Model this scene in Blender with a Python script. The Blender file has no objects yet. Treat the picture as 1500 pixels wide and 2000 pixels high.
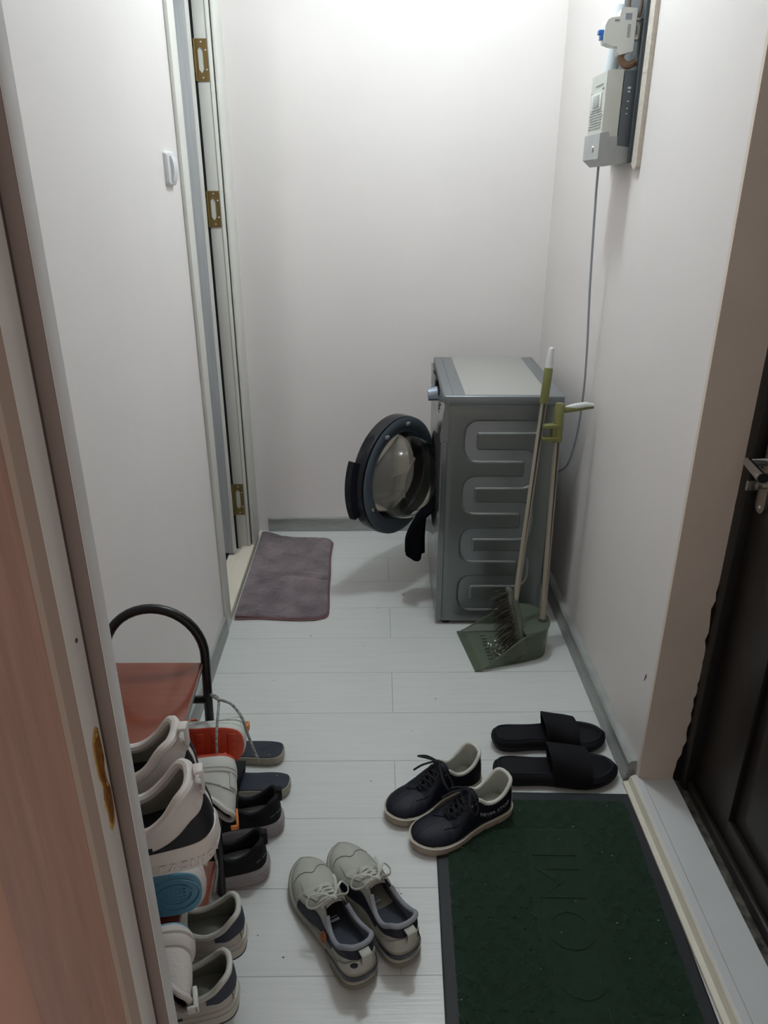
import bpy, bmesh, math, random
from mathutils import Vector, Matrix, Euler, noise as mnoise
random.seed(7)
C = bpy.context.scene.collection
PI = math.pi
# ------------------------------------------------------------------ camera, light, exposure
F_PX, PITCH, YAW, HEYE = 1453.0, math.radians(23.6), math.radians(0.55), 1.47
cam = bpy.data.cameras.new('camera'); co = bpy.data.objects.new('camera', cam); C.objects.link(co)
cam.sensor_fit = 'VERTICAL'; cam.sensor_height = 36.0; cam.lens = 36.0*F_PX/2000.0
cam.clip_start = 0.02
co.location = (0, 0, HEYE); co.rotation_euler = (math.radians(90)-PITCH, 0, -YAW)
bpy.context.scene.camera = co
vs = bpy.context.scene.view_settings
bpy.context.scene.display_settings.display_device = 'sRGB'
vs.view_transform = 'Standard'; vs.look = 'None'; vs.gamma = 1.0; vs.use_curve_mapping = False
vs.exposure = 0.64
world = bpy.data.worlds.new('world'); bpy.context.scene.world = world; world.use_nodes = True
wb = world.node_tree.nodes['Background']
wb.inputs['Color'].default_value = (1.0, 0.88, 0.82, 1); wb.inputs['Strength'].default_value = 0.30
def lamp(x, y, z, watts, col, rad):
    l = bpy.data.lights.new('ceiling_and_fill_light', 'POINT'); l.energy = watts; l.color = col; l.shadow_soft_size = rad
    o = bpy.data.objects.new('ceiling_and_fill_light', l); C.objects.link(o); o.location = (x, y, z)
lamp(0.16, 2.19, 2.62, 10.2, (0.85, 0.96, 1.0), 0.045)
lamp(0.25, 2.25, 2.62, 10.2, (0.85, 0.96, 1.0), 0.045)
# unseen lamp added as warm fill behind the camera; another unseen in the washroom
lamp(-0.3, -1.3, 2.3, 2.4, (1.0, 0.88, 0.80), 0.12)
lamp(-1.5, 1.7, 2.3, 9, (0.98, 0.99, 1.0), 0.12)

# ------------------------------------------------------------------ materials
def lin(h):
    h = h.lstrip('#'); r = [int(h[i:i+2], 16)/255 for i in (0, 2, 4)]
    return tuple(c/12.92 if c <= .04045 else ((c+.055)/1.055)**2.4 for c in r)
MATS = {}
def mat(name, col, rough=.5, metal=0, noise=0, nscale=20, bump=0, bscale=60, stretch=(1,1,1), spec=.5, coat=0, trans=0, alpha=1, sheen=0, emis=None, ior=1.45, col2=None):
    if name in MATS: return MATS[name]
    m = bpy.data.materials.new(name); m.use_nodes = True; nt = m.node_tree; b = nt.nodes['Principled BSDF']
    c = lin(col) if isinstance(col, str) else col
    b.inputs['Base Color'].default_value = (*c, 1); b.inputs['Roughness'].default_value = rough
    b.inputs['Metallic'].default_value = metal; b.inputs['Specular IOR Level'].default_value = spec
    b.inputs['Coat Weight'].default_value = coat; b.inputs['Transmission Weight'].default_value = trans
    b.inputs['Alpha'].default_value = alpha; b.inputs['Sheen Weight'].default_value = sheen; b.inputs['IOR'].default_value = ior
    tc = nt.nodes.new('ShaderNodeTexCoord'); mp = nt.nodes.new('ShaderNodeMapping'); mp.inputs['Scale'].default_value = stretch
    nt.links.new(tc.outputs['Object'], mp.inputs['Vector'])
    if noise or col2:
        n = nt.nodes.new('ShaderNodeTexNoise'); n.inputs['Scale'].default_value = nscale; n.inputs['Detail'].default_value = 5
        nt.links.new(mp.outputs['Vector'], n.inputs['Vector'])
        r = nt.nodes.new('ShaderNodeValToRGB'); nt.links.new(n.outputs['Fac'], r.inputs['Fac'])
        r.color_ramp.elements[0].position = .32; r.color_ramp.elements[1].position = .68
        lo = lin(col2) if col2 else tuple(x*(1-noise) for x in c)
        r.color_ramp.elements[0].color = (*lo, 1); r.color_ramp.elements[1].color = (*c, 1)
        nt.links.new(r.outputs['Color'], b.inputs['Base Color'])
    if bump:
        n2 = nt.nodes.new('ShaderNodeTexNoise'); n2.inputs['Scale'].default_value = bscale; n2.inputs['Detail'].default_value = 6
        nt.links.new(mp.outputs['Vector'], n2.inputs['Vector'])
        bp = nt.nodes.new('ShaderNodeBump'); bp.inputs['Strength'].default_value = 1; bp.inputs['Distance'].default_value = bump
        nt.links.new(n2.outputs['Fac'], bp.inputs['Height']); nt.links.new(bp.outputs['Normal'], b.inputs['Normal'])
    MATS[name] = m; return m

def floor_mat():
    m = bpy.data.materials.new('laminate'); m.use_nodes = True; nt = m.node_tree; b = nt.nodes['Principled BSDF']; L = nt.links.new; N = nt.nodes.new
    tc = N('ShaderNodeTexCoord'); mp = N('ShaderNodeMapping'); mp.inputs['Location'].default_value = (-0.045+0.62, -0.1845, 0)
    L(tc.outputs['Object'], mp.inputs['Vector'])
    br = N('ShaderNodeTexBrick'); br.inputs['Scale'].default_value = 1; br.inputs['Brick Width'].default_value = 1.24; br.inputs['Row Height'].default_value = 0.2062
    br.inputs['Mortar Size'].default_value = 0.0011; br.inputs['Mortar Smooth'].default_value = .3; br.offset = .5
    br.inputs['Color1'].default_value = (*lin('#D3D5D2'), 1); br.inputs['Color2'].default_value = (*lin('#D0D2CF'), 1); br.inputs['Mortar'].default_value = (*lin('#AEB1B0'), 1)
    L(mp.outputs['Vector'], br.inputs['Vector'])
    mp2 = N('ShaderNodeMapping'); mp2.inputs['Scale'].default_value = (3, 60, 3); L(tc.outputs['Object'], mp2.inputs['Vector'])
    n = N('ShaderNodeTexNoise'); n.inputs['Scale'].default_value = 1.6; n.inputs['Detail'].default_value = 7; L(mp2.outputs['Vector'], n.inputs['Vector'])
    mx = N('ShaderNodeMixRGB'); mx.blend_type = 'MULTIPLY'; mx.inputs['Fac'].default_value = 1
    r = N('ShaderNodeValToRGB'); r.color_ramp.elements[0].position = .3; r.color_ramp.elements[0].color = (.94, .94, .94, 1); r.color_ramp.elements[1].position = .6; r.color_ramp.elements[1].color = (1, 1, 1, 1)
    L(n.outputs['Fac'], r.inputs['Fac']); L(br.outputs['Color'], mx.inputs['Color1']); L(r.outputs['Color'], mx.inputs['Color2']); L(mx.outputs['Color'], b.inputs['Base Color'])
    b.inputs['Roughness'].default_value = .33
    b1 = N('ShaderNodeBump'); b1.inputs['Distance'].default_value = .0008; b1.inputs['Strength'].default_value = .8; L(n.outputs['Fac'], b1.inputs['Height'])
    b2 = N('ShaderNodeBump'); b2.inputs['Distance'].default_value = .001; b2.invert = True; L(br.outputs['Fac'], b2.inputs['Height']); L(b1.outputs['Normal'], b2.inputs['Normal']); L(b2.outputs['Normal'], b.inputs['Normal'])
    return m
M_floor = floor_mat()
M_wall = mat('wall_plaster', '#E5DFDC', .55, noise=.03, nscale=3, bump=.0012, bscale=14)
M_wallside = mat('wall_plaster_side', '#E5DFDC', .55, noise=.03, nscale=3, bump=.0012, bscale=14)
M_reveal = mat('reveal_plaster', '#DDCFC1', .6, noise=.06, nscale=6, bump=.002, bscale=22)
M_ceil = mat('ceiling_paint', '#DDDDDD', .7)
M_base = mat('baseboard_vinyl', '#A3A6A2', .4, noise=.25, nscale=3, stretch=(4,4,60), bump=.0006, bscale=30)
M_white = mat('white_paint', '#D6D5CE', .4, noise=.04, nscale=8)
M_cream = mat('cream_paint', '#D9D3C2', .45, noise=.08, nscale=12)
M_whitepvc = mat('white_pvc', '#D9DADC', .35)
M_leaf = mat('leaf_laminate', '#B0B4B6', .4, noise=.18, nscale=6, stretch=(30, 30, .8), bump=.0006, bscale=20)
M_dark = mat('dark_gap', '#1A1C1E', .6)
M_brass = mat('brass', '#8E7B50', .36, .9)
M_screw = mat('screw_steel', '#D8D8D8', .3, .9)
M_tile = mat('washroom_tile', '#5F7378', .4, noise=.2, nscale=9)
M_wood = mat('door_casing_wood', '#967568', .5, noise=.22, nscale=5, stretch=(22, 22, .9), bump=.0004, bscale=20)
M_tan = mat('casing_edge', '#9A8A7E', .5)
M_salmon = mat('salmon_paint', '#A98471', .6)
M_foam = mat('amber_foam', '#8F5E1C', .35, noise=.35, nscale=60, bump=.004, bscale=90)
M_doorbr = mat('dark_door', '#251F1D', .38, noise=.25, nscale=10, bump=.0008, bscale=30, stretch=(1, 1, .3))
M_doorframe = mat('dark_frame', '#211D1B', .45, noise=.3, nscale=20)
M_chrome = mat('chrome', '#C9CDD2', .12, 1)
M_nickel = mat('nickel', '#B5B1A8', .28, 1)
M_alu = mat('threshold_plastic', '#D3D4D3', .4, noise=.05, nscale=10)
M_stone = mat('dirty_mortar', '#6E6A62', .8, col2='#2A2826', noise=.5, nscale=40, bump=.004, bscale=80)

# ------------------------------------------------------------------ mesh helpers
def new(name, verts, faces, m, parent=None, smooth=True, angle=35, mi=None):
    me = bpy.data.meshes.new(name); me.from_pydata([tuple(v) for v in verts], [], faces)
    ms = m if isinstance(m, (list, tuple)) else [m]
    for x in ms: me.materials.append(x)
    if mi: me.polygons.foreach_set('material_index', mi)
    bm = bmesh.new(); bm.from_mesh(me); bmesh.ops.recalc_face_normals(bm, faces=bm.faces)
    ca = math.radians(angle)
    for f in bm.faces: f.smooth = smooth
    if smooth:
        for e in bm.edges:
            if len(e.link_faces) == 2 and e.calc_face_angle(0) > ca: e.smooth = False
    bm.to_mesh(me); bm.free(); me.update()
    o = bpy.data.objects.new(name, me); C.objects.link(o)
    if parent: o.parent = parent
    return o
class MB:
    def __init__(s): s.v = []; s.f = []; s.mi = []
    def add(s, vs, fs, mi=0, M=None):
        o = len(s.v); s.v += [(M @ Vector(v)) if M else Vector(v) for v in vs]
        s.f += [tuple(i+o for i in f) for f in fs]; s.mi += [mi]*len(fs); return s
    def box(s, a, b, mi=0, bev=0, M=None, seg=2):
        bm = bmesh.new(); bmesh.ops.create_cube(bm, size=1)
        for v in bm.verts:
            v.co = Vector([(a[i]+b[i])/2+v.co[i]*(b[i]-a[i]) for i in range(3)])
        if bev: bmesh.ops.bevel(bm, geom=bm.edges[:], offset=bev, segments=seg, affect='EDGES', profile=.5)
        bm.verts.ensure_lookup_table()
        s.add([v.co.copy() for v in bm.verts], [[v.index for v in f.verts] for f in bm.faces], mi, M); bm.free(); return s
    def tube(s, pts, r, n=10, mi=0, cap=True, flat=1.0, closed=False, M=None, up=None):
        pts = [Vector(p) for p in pts]; N = len(pts); rr = r if isinstance(r, (list, tuple)) else [r]*N
        vs = []; fs = []; prev = None
        for i, p in enumerate(pts):
            if closed: t = (pts[(i+1) % N]-pts[i-1])
            else: t = pts[min(i+1, N-1)]-pts[max(i-1, 0)]
            t = t.normalized() if t.length > 1e-9 else Vector((0, 0, 1))
            if prev is None:
                a = Vector(up) if up else (Vector((0, 0, 1)) if abs(t.z) < .9 else Vector((1, 0, 0)))
                u = t.cross(a).normalized()
            else:
                u = prev-t*prev.dot(t); u = u.normalized() if u.length > 1e-6 else t.orthogonal().normalized()
            prev = u; w = t.cross(u)
            for k in range(n):
                an = 2*PI*k/n; vs.append(p+(u*math.cos(an)+w*math.sin(an)*flat)*rr[i])
        for i in range(N if closed else N-1):
            j = (i+1) % N
            for k in range(n):
                k2 = (k+1) % n; fs.append((i*n+k, i*n+k2, j*n+k2, j*n+k))
        if cap and not closed: fs.append(tuple(range(n))[::-1]); fs.append(tuple((N-1)*n+k for k in range(n)))
        return s.add(vs, fs, mi, M)
    def lathe(s, prof, n=32, mi=0, M=None, closed=False):   # prof [(r,z)], axis z
        vs = []; fs = []; P = len(prof)
        for r, z in prof:
            for k in range(n): a = 2*PI*k/n; vs.append((r*math.cos(a), r*math.sin(a), z))
        for i in range(P if closed else P-1):
            j = (i+1) % P
            for k in range(n):
                k2 = (k+1) % n; fs.append((i*n+k, i*n+k2, j*n+k2, j*n+k))
        if not closed:
            if prof[0][0] > 1e-5: fs.append(tuple(range(n))[::-1])
            if prof[-1][0] > 1e-5: fs.append(tuple((P-1)*n+k for k in range(n)))
        return s.add(vs, fs, mi, M)
    def prism(s, poly, h0, h1, mi=0, M=None):        # poly in xy extruded in z
        n = len(poly); vs = [(x, y, h0) for x, y in poly]+[(x, y, h1) for x, y in poly]
        fs = [tuple(range(n))[::-1], tuple(range(n, 2*n))]+[(i, (i+1) % n, n+(i+1) % n, n+i) for i in range(n)]
        return s.add(vs, fs, mi, M)
    def grid(s, rows, mi=0, closeu=False, M=None):
        n = len(rows[0]); vs = [p for r in rows for p in r]; fs = []
        for i in range(len(rows)-1):
            for k in range(n if closeu else n-1):
                k2 = (k+1) % n; fs.append((i*n+k, i*n+k2, (i+1)*n+k2, (i+1)*n+k))
        return s.add(vs, fs, mi, M)
    def loft(s, rings, mi=0, M=None):
        s.grid(rings, mi, True, M); n = len(rings[0]); o = len(s.v)-n*len(rings)
        s.f.append(tuple(o+k for k in range(n))[::-1]); s.f.append(tuple(o+n*(len(rings)-1)+k for k in range(n))); s.mi += [mi, mi]; return s
    def build(s, name, m, parent=None, smooth=True, angle=35):
        return new(name, s.v, s.f, m, parent, smooth, angle, s.mi if isinstance(m, (list, tuple)) else None)
def empty(name, loc, rz=0, rot=None):
    o = bpy.data.objects.new(name, None); C.objects.link(o); o.location = loc; o.rotation_euler = rot if rot else (0, 0, rz); o.empty_display_size = .05; return o
def tag(o, label, cat, group=None, kind=None):
    if label: o['label'] = label
    if cat: o['category'] = cat
    if group: o['group'] = group
    if kind: o['kind'] = kind
    return o
def struct(o): o['kind'] = 'structure'; return o
def sbox(name, a, b, m, bev=0, parent=None):
    o = MB().box(a, b, bev=bev).build(name, m, parent)
    return struct(o) if not parent else o
def tiny_marks(name, width, h, m, parent, warp, n=11):      # a line of print too small to read
    b = MB()
    for k in range(n):
        if k == n//3: continue
        x = -width/2+width*(k+.5)/n; w = width/n*.30
        for x0, x1, y0, y1 in ((x-w, x-w*.45, -h/2, h/2), (x-w*.45, x+w, h*.25*(k % 3-1), h*.25*(k % 3-1)+h*.22)): b.add([(x0, y0, .0004), (x1, y0, .0004), (x1, y1, .0004), (x0, y1, .0004)], [(0, 1, 2, 3)])
    b.v = [warp(v) for v in b.v]; return b.build(name, m, parent)
def interp(tab, x):
    if x <= tab[0][0]: return tab[0][1]
    for (a, u), (b, v) in zip(tab, tab[1:]):
        if x <= b:
            t = (x-a)/(b-a); return u+(v-u)*t
    return tab[-1][1]
def sm(tab, x):                                          # smooth (catmull) table
    n = len(tab)
    if x <= tab[0][0]: return tab[0][1]
    if x >= tab[-1][0]: return tab[-1][1]
    for i in range(n-1):
        if x <= tab[i+1][0]:
            x0, y0 = tab[i]; x1, y1 = tab[i+1]; h = x1-x0; t = (x-x0)/h
            m0 = (y1-tab[i-1][1])/(x1-tab[i-1][0]) if i > 0 else (y1-y0)/h
            m1 = (tab[i+2][1]-y0)/(tab[i+2][0]-x0) if i+2 < n else (y1-y0)/h
            return (2*t**3-3*t*t+1)*y0+(t**3-2*t*t+t)*h*m0+(-2*t**3+3*t*t)*y1+(t**3-t*t)*h*m1
def smooth(a, b, x): t = min(1, max(0, (x-a)/(b-a))); return t*t*(3-2*t)
def catmull(P, n=8, closed=False):
    P = [Vector(p) for p in P]; out = []; N = len(P)
    for i in range(N if closed else N-1):
        if closed: a, b, c, d = P[i-1], P[i], P[(i+1) % N], P[(i+2) % N]
        else: a, b, c, d = P[max(i-1, 0)], P[i], P[i+1], P[min(i+2, N-1)]
        for k in range(n):
            t = k/n; out.append(.5*((2*b)+(c-a)*t+(2*a-5*b+4*c-d)*t*t+(3*b-a-3*c+d)*t**3))
    if not closed: out.append(P[-1])
    return out
def rrect(x0, y0, x1, y1, r, n=5):
    out = []
    for cx, cy, a0 in ((x1-r, y1-r, 0), (x0+r, y1-r, 90), (x0+r, y0+r, 180), (x1-r, y0+r, 270)):
        for k in range(n+1):
            a = math.radians(a0+90*k/n); out.append((cx+r*math.cos(a), cy+r*math.sin(a)))
    return out
def text_mesh(txt, size, m, name, parent=None, M=None, extrude=.0003, shear=0, space=1.0, warp=None):
    cu = bpy.data.curves.new('text', 'FONT'); cu.body = txt; cu.size = size; cu.extrude = extrude; cu.shear = shear; cu.space_character = space
    cu.align_x = 'CENTER'; cu.align_y = 'CENTER'; cu.resolution_u = 3
    t = bpy.data.objects.new('text', cu); C.objects.link(t); dg = bpy.context.evaluated_depsgraph_get(); dg.update()
    me = bpy.data.meshes.new_from_object(t.evaluated_get(dg)); C.objects.unlink(t); bpy.data.objects.remove(t); bpy.data.curves.remove(cu)
    me.name = name; me.materials.clear(); me.materials.append(m)
    if M: me.transform(M)
    if warp:
        for v in me.vertices: v.co = warp(v.co)
    o = bpy.data.objects.new(name, me); C.objects.link(o)
    if parent: o.parent = parent
    return o

# ------------------------------------------------------------------ room shell
XL, XR, YB, ZC = -.55, .69, 3.155, 2.75
sbox('floor', (-.60, -1.9, -.08), (.69, 3.2, 0), M_floor)
sbox('ceiling', (-2.3, -1.9, ZC), (1.2, 3.3, ZC+.1), M_ceil)
sbox('wall_back', (-.75, YB, -.05), (.80, YB+.1, ZC), M_wall)
YR = 1.535                                              # the reveal's face
sbox('wall_right', (XR, YR, -.05), (XR+.30, YB+.02, ZC), M_wallside)
sbox('wall_right', (XR, .30, 2.02), (XR+.30, YR, ZC), M_wallside)   # above the entrance door
sbox('wall_right', (XR, .30, -.05), (XR+.30, .50, 2.02), M_wallside)
sbox('wall_left', (XL-.08, .49, -.05), (XL, 2.36, ZC), M_wallside)
sbox('wall_left', (XL-.08, 3.01, -.05), (XL, YB+.02, ZC), M_wallside)
sbox('wall_left', (XL-.08, 2.36, 2.10), (XL, 3.01, ZC), M_wallside)
# wall with the doorway the picture is taken from
sbox('wall_front', (-1.1, .545, 0), (-.30, .63, ZC), M_salmon)
sbox('wall_front', (.60, .545, 0), (1.0, .63, ZC), M_wall)
sbox('wall_front', (-.30, .545, 2.12), (.60, .63, ZC), M_wall)
# washroom beyond the open door
sbox('floor', (-2.2, 1.2, -.08), (-.60, 3.3, -.02), M_tile)
sbox('wall_washroom', (-2.3, 1.2, -.02), (-2.2, 3.3, ZC), M_wall)
sbox('wall_washroom', (-2.2, 3.2, -.02), (-.63, 3.3, ZC), M_wall)
sbox('wall_washroom', (-2.2, 1.1, -.02), (-.63, 1.2, ZC), M_wall)
# baseboards: a rounded vinyl profile swept along
def baseboard(name, p0, p1, nrm, h=.068, t=.014):
    p0, p1, n = Vector(p0), Vector(p1), Vector(nrm); prof = [(0, 0), (t, 0), (t, .008), (t*.8, h*.25), (t*.62, h*.78), (t*.75, h*.86), (t*.6, h*.95), (t*.3, h), (0, h)]
    b = MB(); rows = []
    for p in (p0, p1): rows.append([p+n*a+Vector((0, 0, z)) for a, z in prof])
    b.loft(rows); return struct(b.build(name, M_base, angle=50))
baseboard('baseboard_back', (-.505, YB, 0), (XR, YB, 0), (0, -1, 0), t=.012)
baseboard('baseboard_right', (XR, YR+.01, 0), (XR, YB, 0), (-1, 0, 0), t=.03)
baseboard('baseboard_left', (XL, .63, 0), (XL, 2.285, 0), (1, 0, 0))

struct(MB().loft([[Vector((XR-.0006-t*.0008, 1.578+a*(1-.5*t), .318+c*(1-.5*t))) for a, c in ((-.004, 0), (-.001, .005), (.003, .004), (.004, -.001), (.010, -.022), (.008, -.022), (0, -.004))] for t in (0, 1)]).build('trim_21', mat('plaster_chip', '#4A4038', .8)))
# washroom door frame and casing
t1 = MB(); t1.box((XL, 2.29, .0), (XL+.012, 2.360, 2.16), bev=.003); t1.box((XL-.08, 2.335, 0), (XL, 2.360, 2.12))
struct(t1.build('trim_1', M_white))
t2 = MB(); t2.box((XL, 2.935, .03), (XL+.012, 3.075, 2.16), bev=.004); t2.box((-.6075, 2.92, .02), (XL-.004, 2.96, 2.12), bev=.001)
struct(t2.build('trim_2', M_white))
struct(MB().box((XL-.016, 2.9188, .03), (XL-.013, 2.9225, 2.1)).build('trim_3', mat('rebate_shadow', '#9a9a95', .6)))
# threshold of the washroom
th = MB(); th.box((XL-.09, 2.36, 0), (XL-.045, 2.93, .022), bev=.003); th.box((XL-.045, 2.30, 0), (XL+.010, 3.07, .034), bev=.004)
struct(th.build('trim_4', M_cream))
sbox('trim_5', (XL, 2.29, 2.10), (XL+.012, 3.075, 2.17), M_white, .003)
# washroom door leaf, swung open away from us
dl = empty('door_1', (-.612, 2.895, 0), math.radians(-6)); dl['kind'] = 'structure'
MB().box((-.74, -.038, .03), (0, 0, 2.08), bev=.0015).build('leaf', M_leaf, dl)
MB().box((-.0005, -.0375, .03), (.0012, -.0005, 2.08)).build('edge_band', M_white, dl)
sbox('trim_6', (-.66, 2.922, .02), (-.6080, 2.96, 2.1), M_dark)
def hinge(z0, z1):
    # leaf screwed on the jamb, its plate with the long slot
    b = MB(); X0, X1 = -.6065, -.5665; Y = 2.9185; h = z1-z0; w = X1-X0; cx = (X0+X1)/2
    s0, s1, t0, t1_ = X0+.008, X0+.026, z0+h*.2, z1-h*.18
    b.box((X0, Y-.0015, z0), (X1, Y, t0)); b.box((X0, Y-.0015, t1_), (X1, Y, z1)); b.box((X0, Y-.0015, t0), (s0, Y, t1_)); b.box((s1, Y-.0015, t0), (X1, Y, t1_))
    for (xa, za, sx, sz) in ((s0, t0, 1, 1), (s1, t0, -1, 1), (s0, t1_, 1, -1), (s1, t1_, -1, -1)):
        b.add([(xa, Y-.0015, za), (xa+sx*.008, Y-.0015, za), (xa, Y-.0015, za+sz*.011), (xa, Y, za), (xa+sx*.008, Y, za), (xa, Y, za+sz*.011)], [(0, 1, 2), (3, 5, 4), (1, 4, 5, 2)])
    b.tube([(X0-.003, Y-.004, z0), (X0-.003, Y-.004, z1)], .0042, 10)
    b.box((X0-.012, Y-.010, z0+h*.2), (X0-.003, Y-.008, z1-h*.2))
    o = struct(b.build('hinge', M_brass))
    for x, z in ((cx, z0+h*.08), (cx, z1-h*.08), (X1-.006, z0+h*.27), (X1-.006, z1-h*.27)):
        c = MB(); c.lathe([(0, .0022), (.0026, .0018), (.003, .0015), (.003, 0)], 10, M=Matrix.Translation((x, Y-.0008, z)) @ Matrix.Rotation(PI/2, 4, 'X'))
        c.build('screw', M_screw, o)
    del o['kind']; return o
for (a, b_), w in (((1.80, 1.925), 'top'), ((1.335, 1.457), 'middle'), ((.185, .325), 'lowest')):
    h_ = hinge(a, b_); tag(h_, 'brass flag hinge on the washroom door jamb, %s' % {'top': 'topmost of the three', 'middle': 'middle of the three', 'lowest': 'the lowest of the three, near the floor'}[w], 'hinge', 'brass hinges on the washroom door')

# light switch
ls = empty('light_switch', (XL, 2.17, 1.515)); tag(ls, 'white rocker light switch on the left wall beside the washroom door', 'light switch')
b = MB(); b.loft([[Vector((x, yy, zz)) for yy, zz in rrect(-.041+i, -.041+i, .041-i, .041-i, .008)] for x, i in ((0, 0), (.006, 0), (.011, .003), (.0125, .008))]); b.build('plate', M_whitepvc, ls)
rows = []
for k in range(9):
    z = -.03+.06*k/8; x = .013+.010*(1-((k-4)/4)**2)*.6+.003; rows.append([Vector((.011, -.021, z)), Vector((x, -.021, z)), Vector((x, .021, z)), Vector((.011, .021, z))])
MB().loft(rows).build('rocker', M_whitepvc, ls)

# doorway we look out of: brown casing, jamb with a torn strike hole
XJ = -.265
struct(MB().box((-.371, .526, 0), (-.2766, .546, 2.15), bev=.002).build('trim_7', M_wood))
pts = [(-.2772, .5258), (-.2720, .5268), (-.2664, .5345), (-.2655, .5359), (-.300, .5359), (-.300, .5300), (-.2772, .5300)]
struct(MB().prism(pts, 0, 2.12).build('trim_8', M_tan, angle=20))
jm = struct(MB().box((-.310, .536, 0), (XJ, .63, 2.12), bev=.0008).build('trim_9', mat('jamb_white', '#D3CFCB', .42, noise=.05, nscale=14)))
struct(MB().box((-.268, .5726, 0), (-.250, .5955, 2.12), bev=.001).build('trim_10', mat('stop_grey_white', '#C9C8C6', .42, noise=.06, nscale=20)))
struct(MB().box((-.2655, .5712, 0), (-.2512, .5728, 2.12), bev=.0004).build('trim_19', mat('stop_strip_taupe', '#80736D', .6)))  # darker taupe strip covering the stop's camera-facing side
struct(MB().box((-.2652, .5690, 0), (-.2640, .5714, 2.12)).build('trim_20', mat('joint_dark', '#4F4540', .7)))
sbox('trim_11', (-.300, .536, 2.12), (.60, .63, 2.15), M_white)
sbox('trim_12', (.60, .526, 0), (.64, .63, 2.15), M_white)
# torn hole: irregular outline, recessed-looking foam lump set in the jamb face
def torn(name, outline, x, m, parent, depth=.0015, lump=.0012):
    n = len(outline); cz = sum(p[1] for p in outline)/n; cy = sum(p[0] for p in outline)/n
    rings = []
    for k, (s, dx) in enumerate(((1.0, -.001), (1.0, .0007), (.86, .0016), (.5, .0004), (.15, .0008))):
        rings.append([Vector((x+dx+random.uniform(-.0004, .0004)*(k > 1), cy+(p[0]-cy)*s, cz+(p[1]-cz)*(s if s > .6 else s))) for p in outline])
    b = MB().loft(rings); return b.build(name, m, parent, angle=70)
HZ = .947
ol = [(.522, 1.004), (.526, .998), (.5265, .975), (.5235, .958), (.5245, .94), (.528, .928), (.5275, .905), (.525, .893), (.519, .890), (.5155, .898), (.5165, .915), (.514, .928), (.5175, .945), (.513, .955), (.5125, .975), (.5135, .993), (.518, 1.002)]
ol = [((p[0]-.5205)*1.15+.5570, p[1]-.947+HZ) for p in ol]
torn('strike_hole_foam', ol, XJ, M_foam, jm)
hl = [(p[0]+(p[0]-.5565)*.22, p[1]+(.004 if p[1] > HZ else -.008)) for p in ol]
torn('stained_rim', hl, XJ-.0006, mat('glue_stain', '#B89A55', .4), jm)
for yy, zz in ((.556, 1.105),): MB().lathe([(0, .0008), (.0022, .0006), (.0024, -.0004)], 10, M=Matrix.Translation((XJ, yy, zz)) @ Matrix.Rotation(PI/2, 4, 'Y')).build('screw_hole', mat('hole_dark', '#4a443f', .7), jm)

# ------------------------------------------------------------------ entrance: reveal, threshold, door
random.seed(3)
jag = [(.80+.003*math.sin(z*9)+random.uniform(-.004, .004) - (.012 if z < .10 else 0)-(.006 if z < .3 else 0), z) for z in [i*.022 for i in range(0, 93)]]
b = MB(); poly = [(XR, 0)]+[(XR, 2.02)]+[(x, z) for x, z in reversed(jag)]
b.prism([(x, z) for x, z in poly], 0, .012, M=Matrix.Translation((0, YR, 0)) @ Matrix.Rotation(PI/2, 4, 'X'))
struct(b.build('wall_reveal', M_reveal, smooth=False))
XD = .822
sbox('trim_13', (.775, YR-.010, 0), (.86, YR+.002, 2.02), M_doorframe)
sbox('trim_14', (.80, YR-.045, 0), (.86, YR-.008, 2.02), M_doorframe, .003)
d2 = empty('door_2', (XD, 1.49, 0)); d2['kind'] = 'structure'
b = MB()
YE = -.95
b.box((.012, YE, .02), (.045, 0, 2.0), bev=.002)                         # slab
b.box((0, -.185, .02), (.014, 0, 2.0), bev=.003); b.box((0, YE, .02), (.014, -.78, 2.0), bev=.003)
for z0, z1 in ((.02, .105), (.80, .98), (1.88, 2.0)): b.box((.0002, -.80, z0), (.0138, -.17, z1), bev=.003)
for (y0, y1, z0, z1) in ((-.76, -.215, .13, .775), (-.76, -.215, 1.005, 1.855)):
    b.loft([[Vector((x, yy, zz)) for yy, zz in ((y0+i, z0+i), (y1-i, z0+i), (y1-i, z1-i), (y0+i, z1-i))] for x, i in ((.0125, 0), (.006, .012), (.003, .035))])
b.build('leaf', M_doorbr, d2)
MB().box((-.014, YE, .018), (.001, 0, .05), bev=.005).build('weather_bar', mat('weather_bar_dark', '#2B2624', .3, noise=.3, nscale=15), d2)
hp = MB(); hp.prism(rrect(-.019, -.095, .019, .120, .0185, 8), 0, .006, M=Matrix.Translation((-.0005, -.037, .925)) @ Matrix.Rotation(-PI/2, 4, 'Y') @ Matrix.Rotation(-PI/2, 4, 'Z'))
hpl = hp.build('lock_plate', M_nickel, d2, angle=40)
for dz in (-.082, .102): MB().lathe([(0, .003), (.004, .0025), (.005, 0)], 12, M=Matrix.Translation((-.006, -.037, .925+dz)) @ Matrix.Rotation(-PI/2, 4, 'Y')).build('plate_screw', M_screw, hpl)
lv = MB(); lv.tube([(-.004, -.037, .945), (-.05, -.037, .945)], .0095, 16)
c0 = Vector((-.052, -.035, .947)); c1 = Vector((-.060, -.125, .943))
rows = []
for t in (0, .15, .5, 1.0):
    p = c0.lerp(c1, t); rr_ = .0095+.004*t; rows.append([p+Vector((rr_*1.0*math.cos(a), 0, rr_*.85*math.sin(a))) for a in [2*PI*k/20 for k in range(20)]])
lv.loft(rows); lv.build('door_handle', M_chrome, d2)
lt = MB(); rows = []
p = c1
rows = [[p+Vector((r_*math.cos(a), dy, r_*.85*math.sin(a))) for a in [2*PI*k/20 for k in range(20)]] for r_, dy in ((.0105, -.0006), (.0105, .0))]
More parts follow.
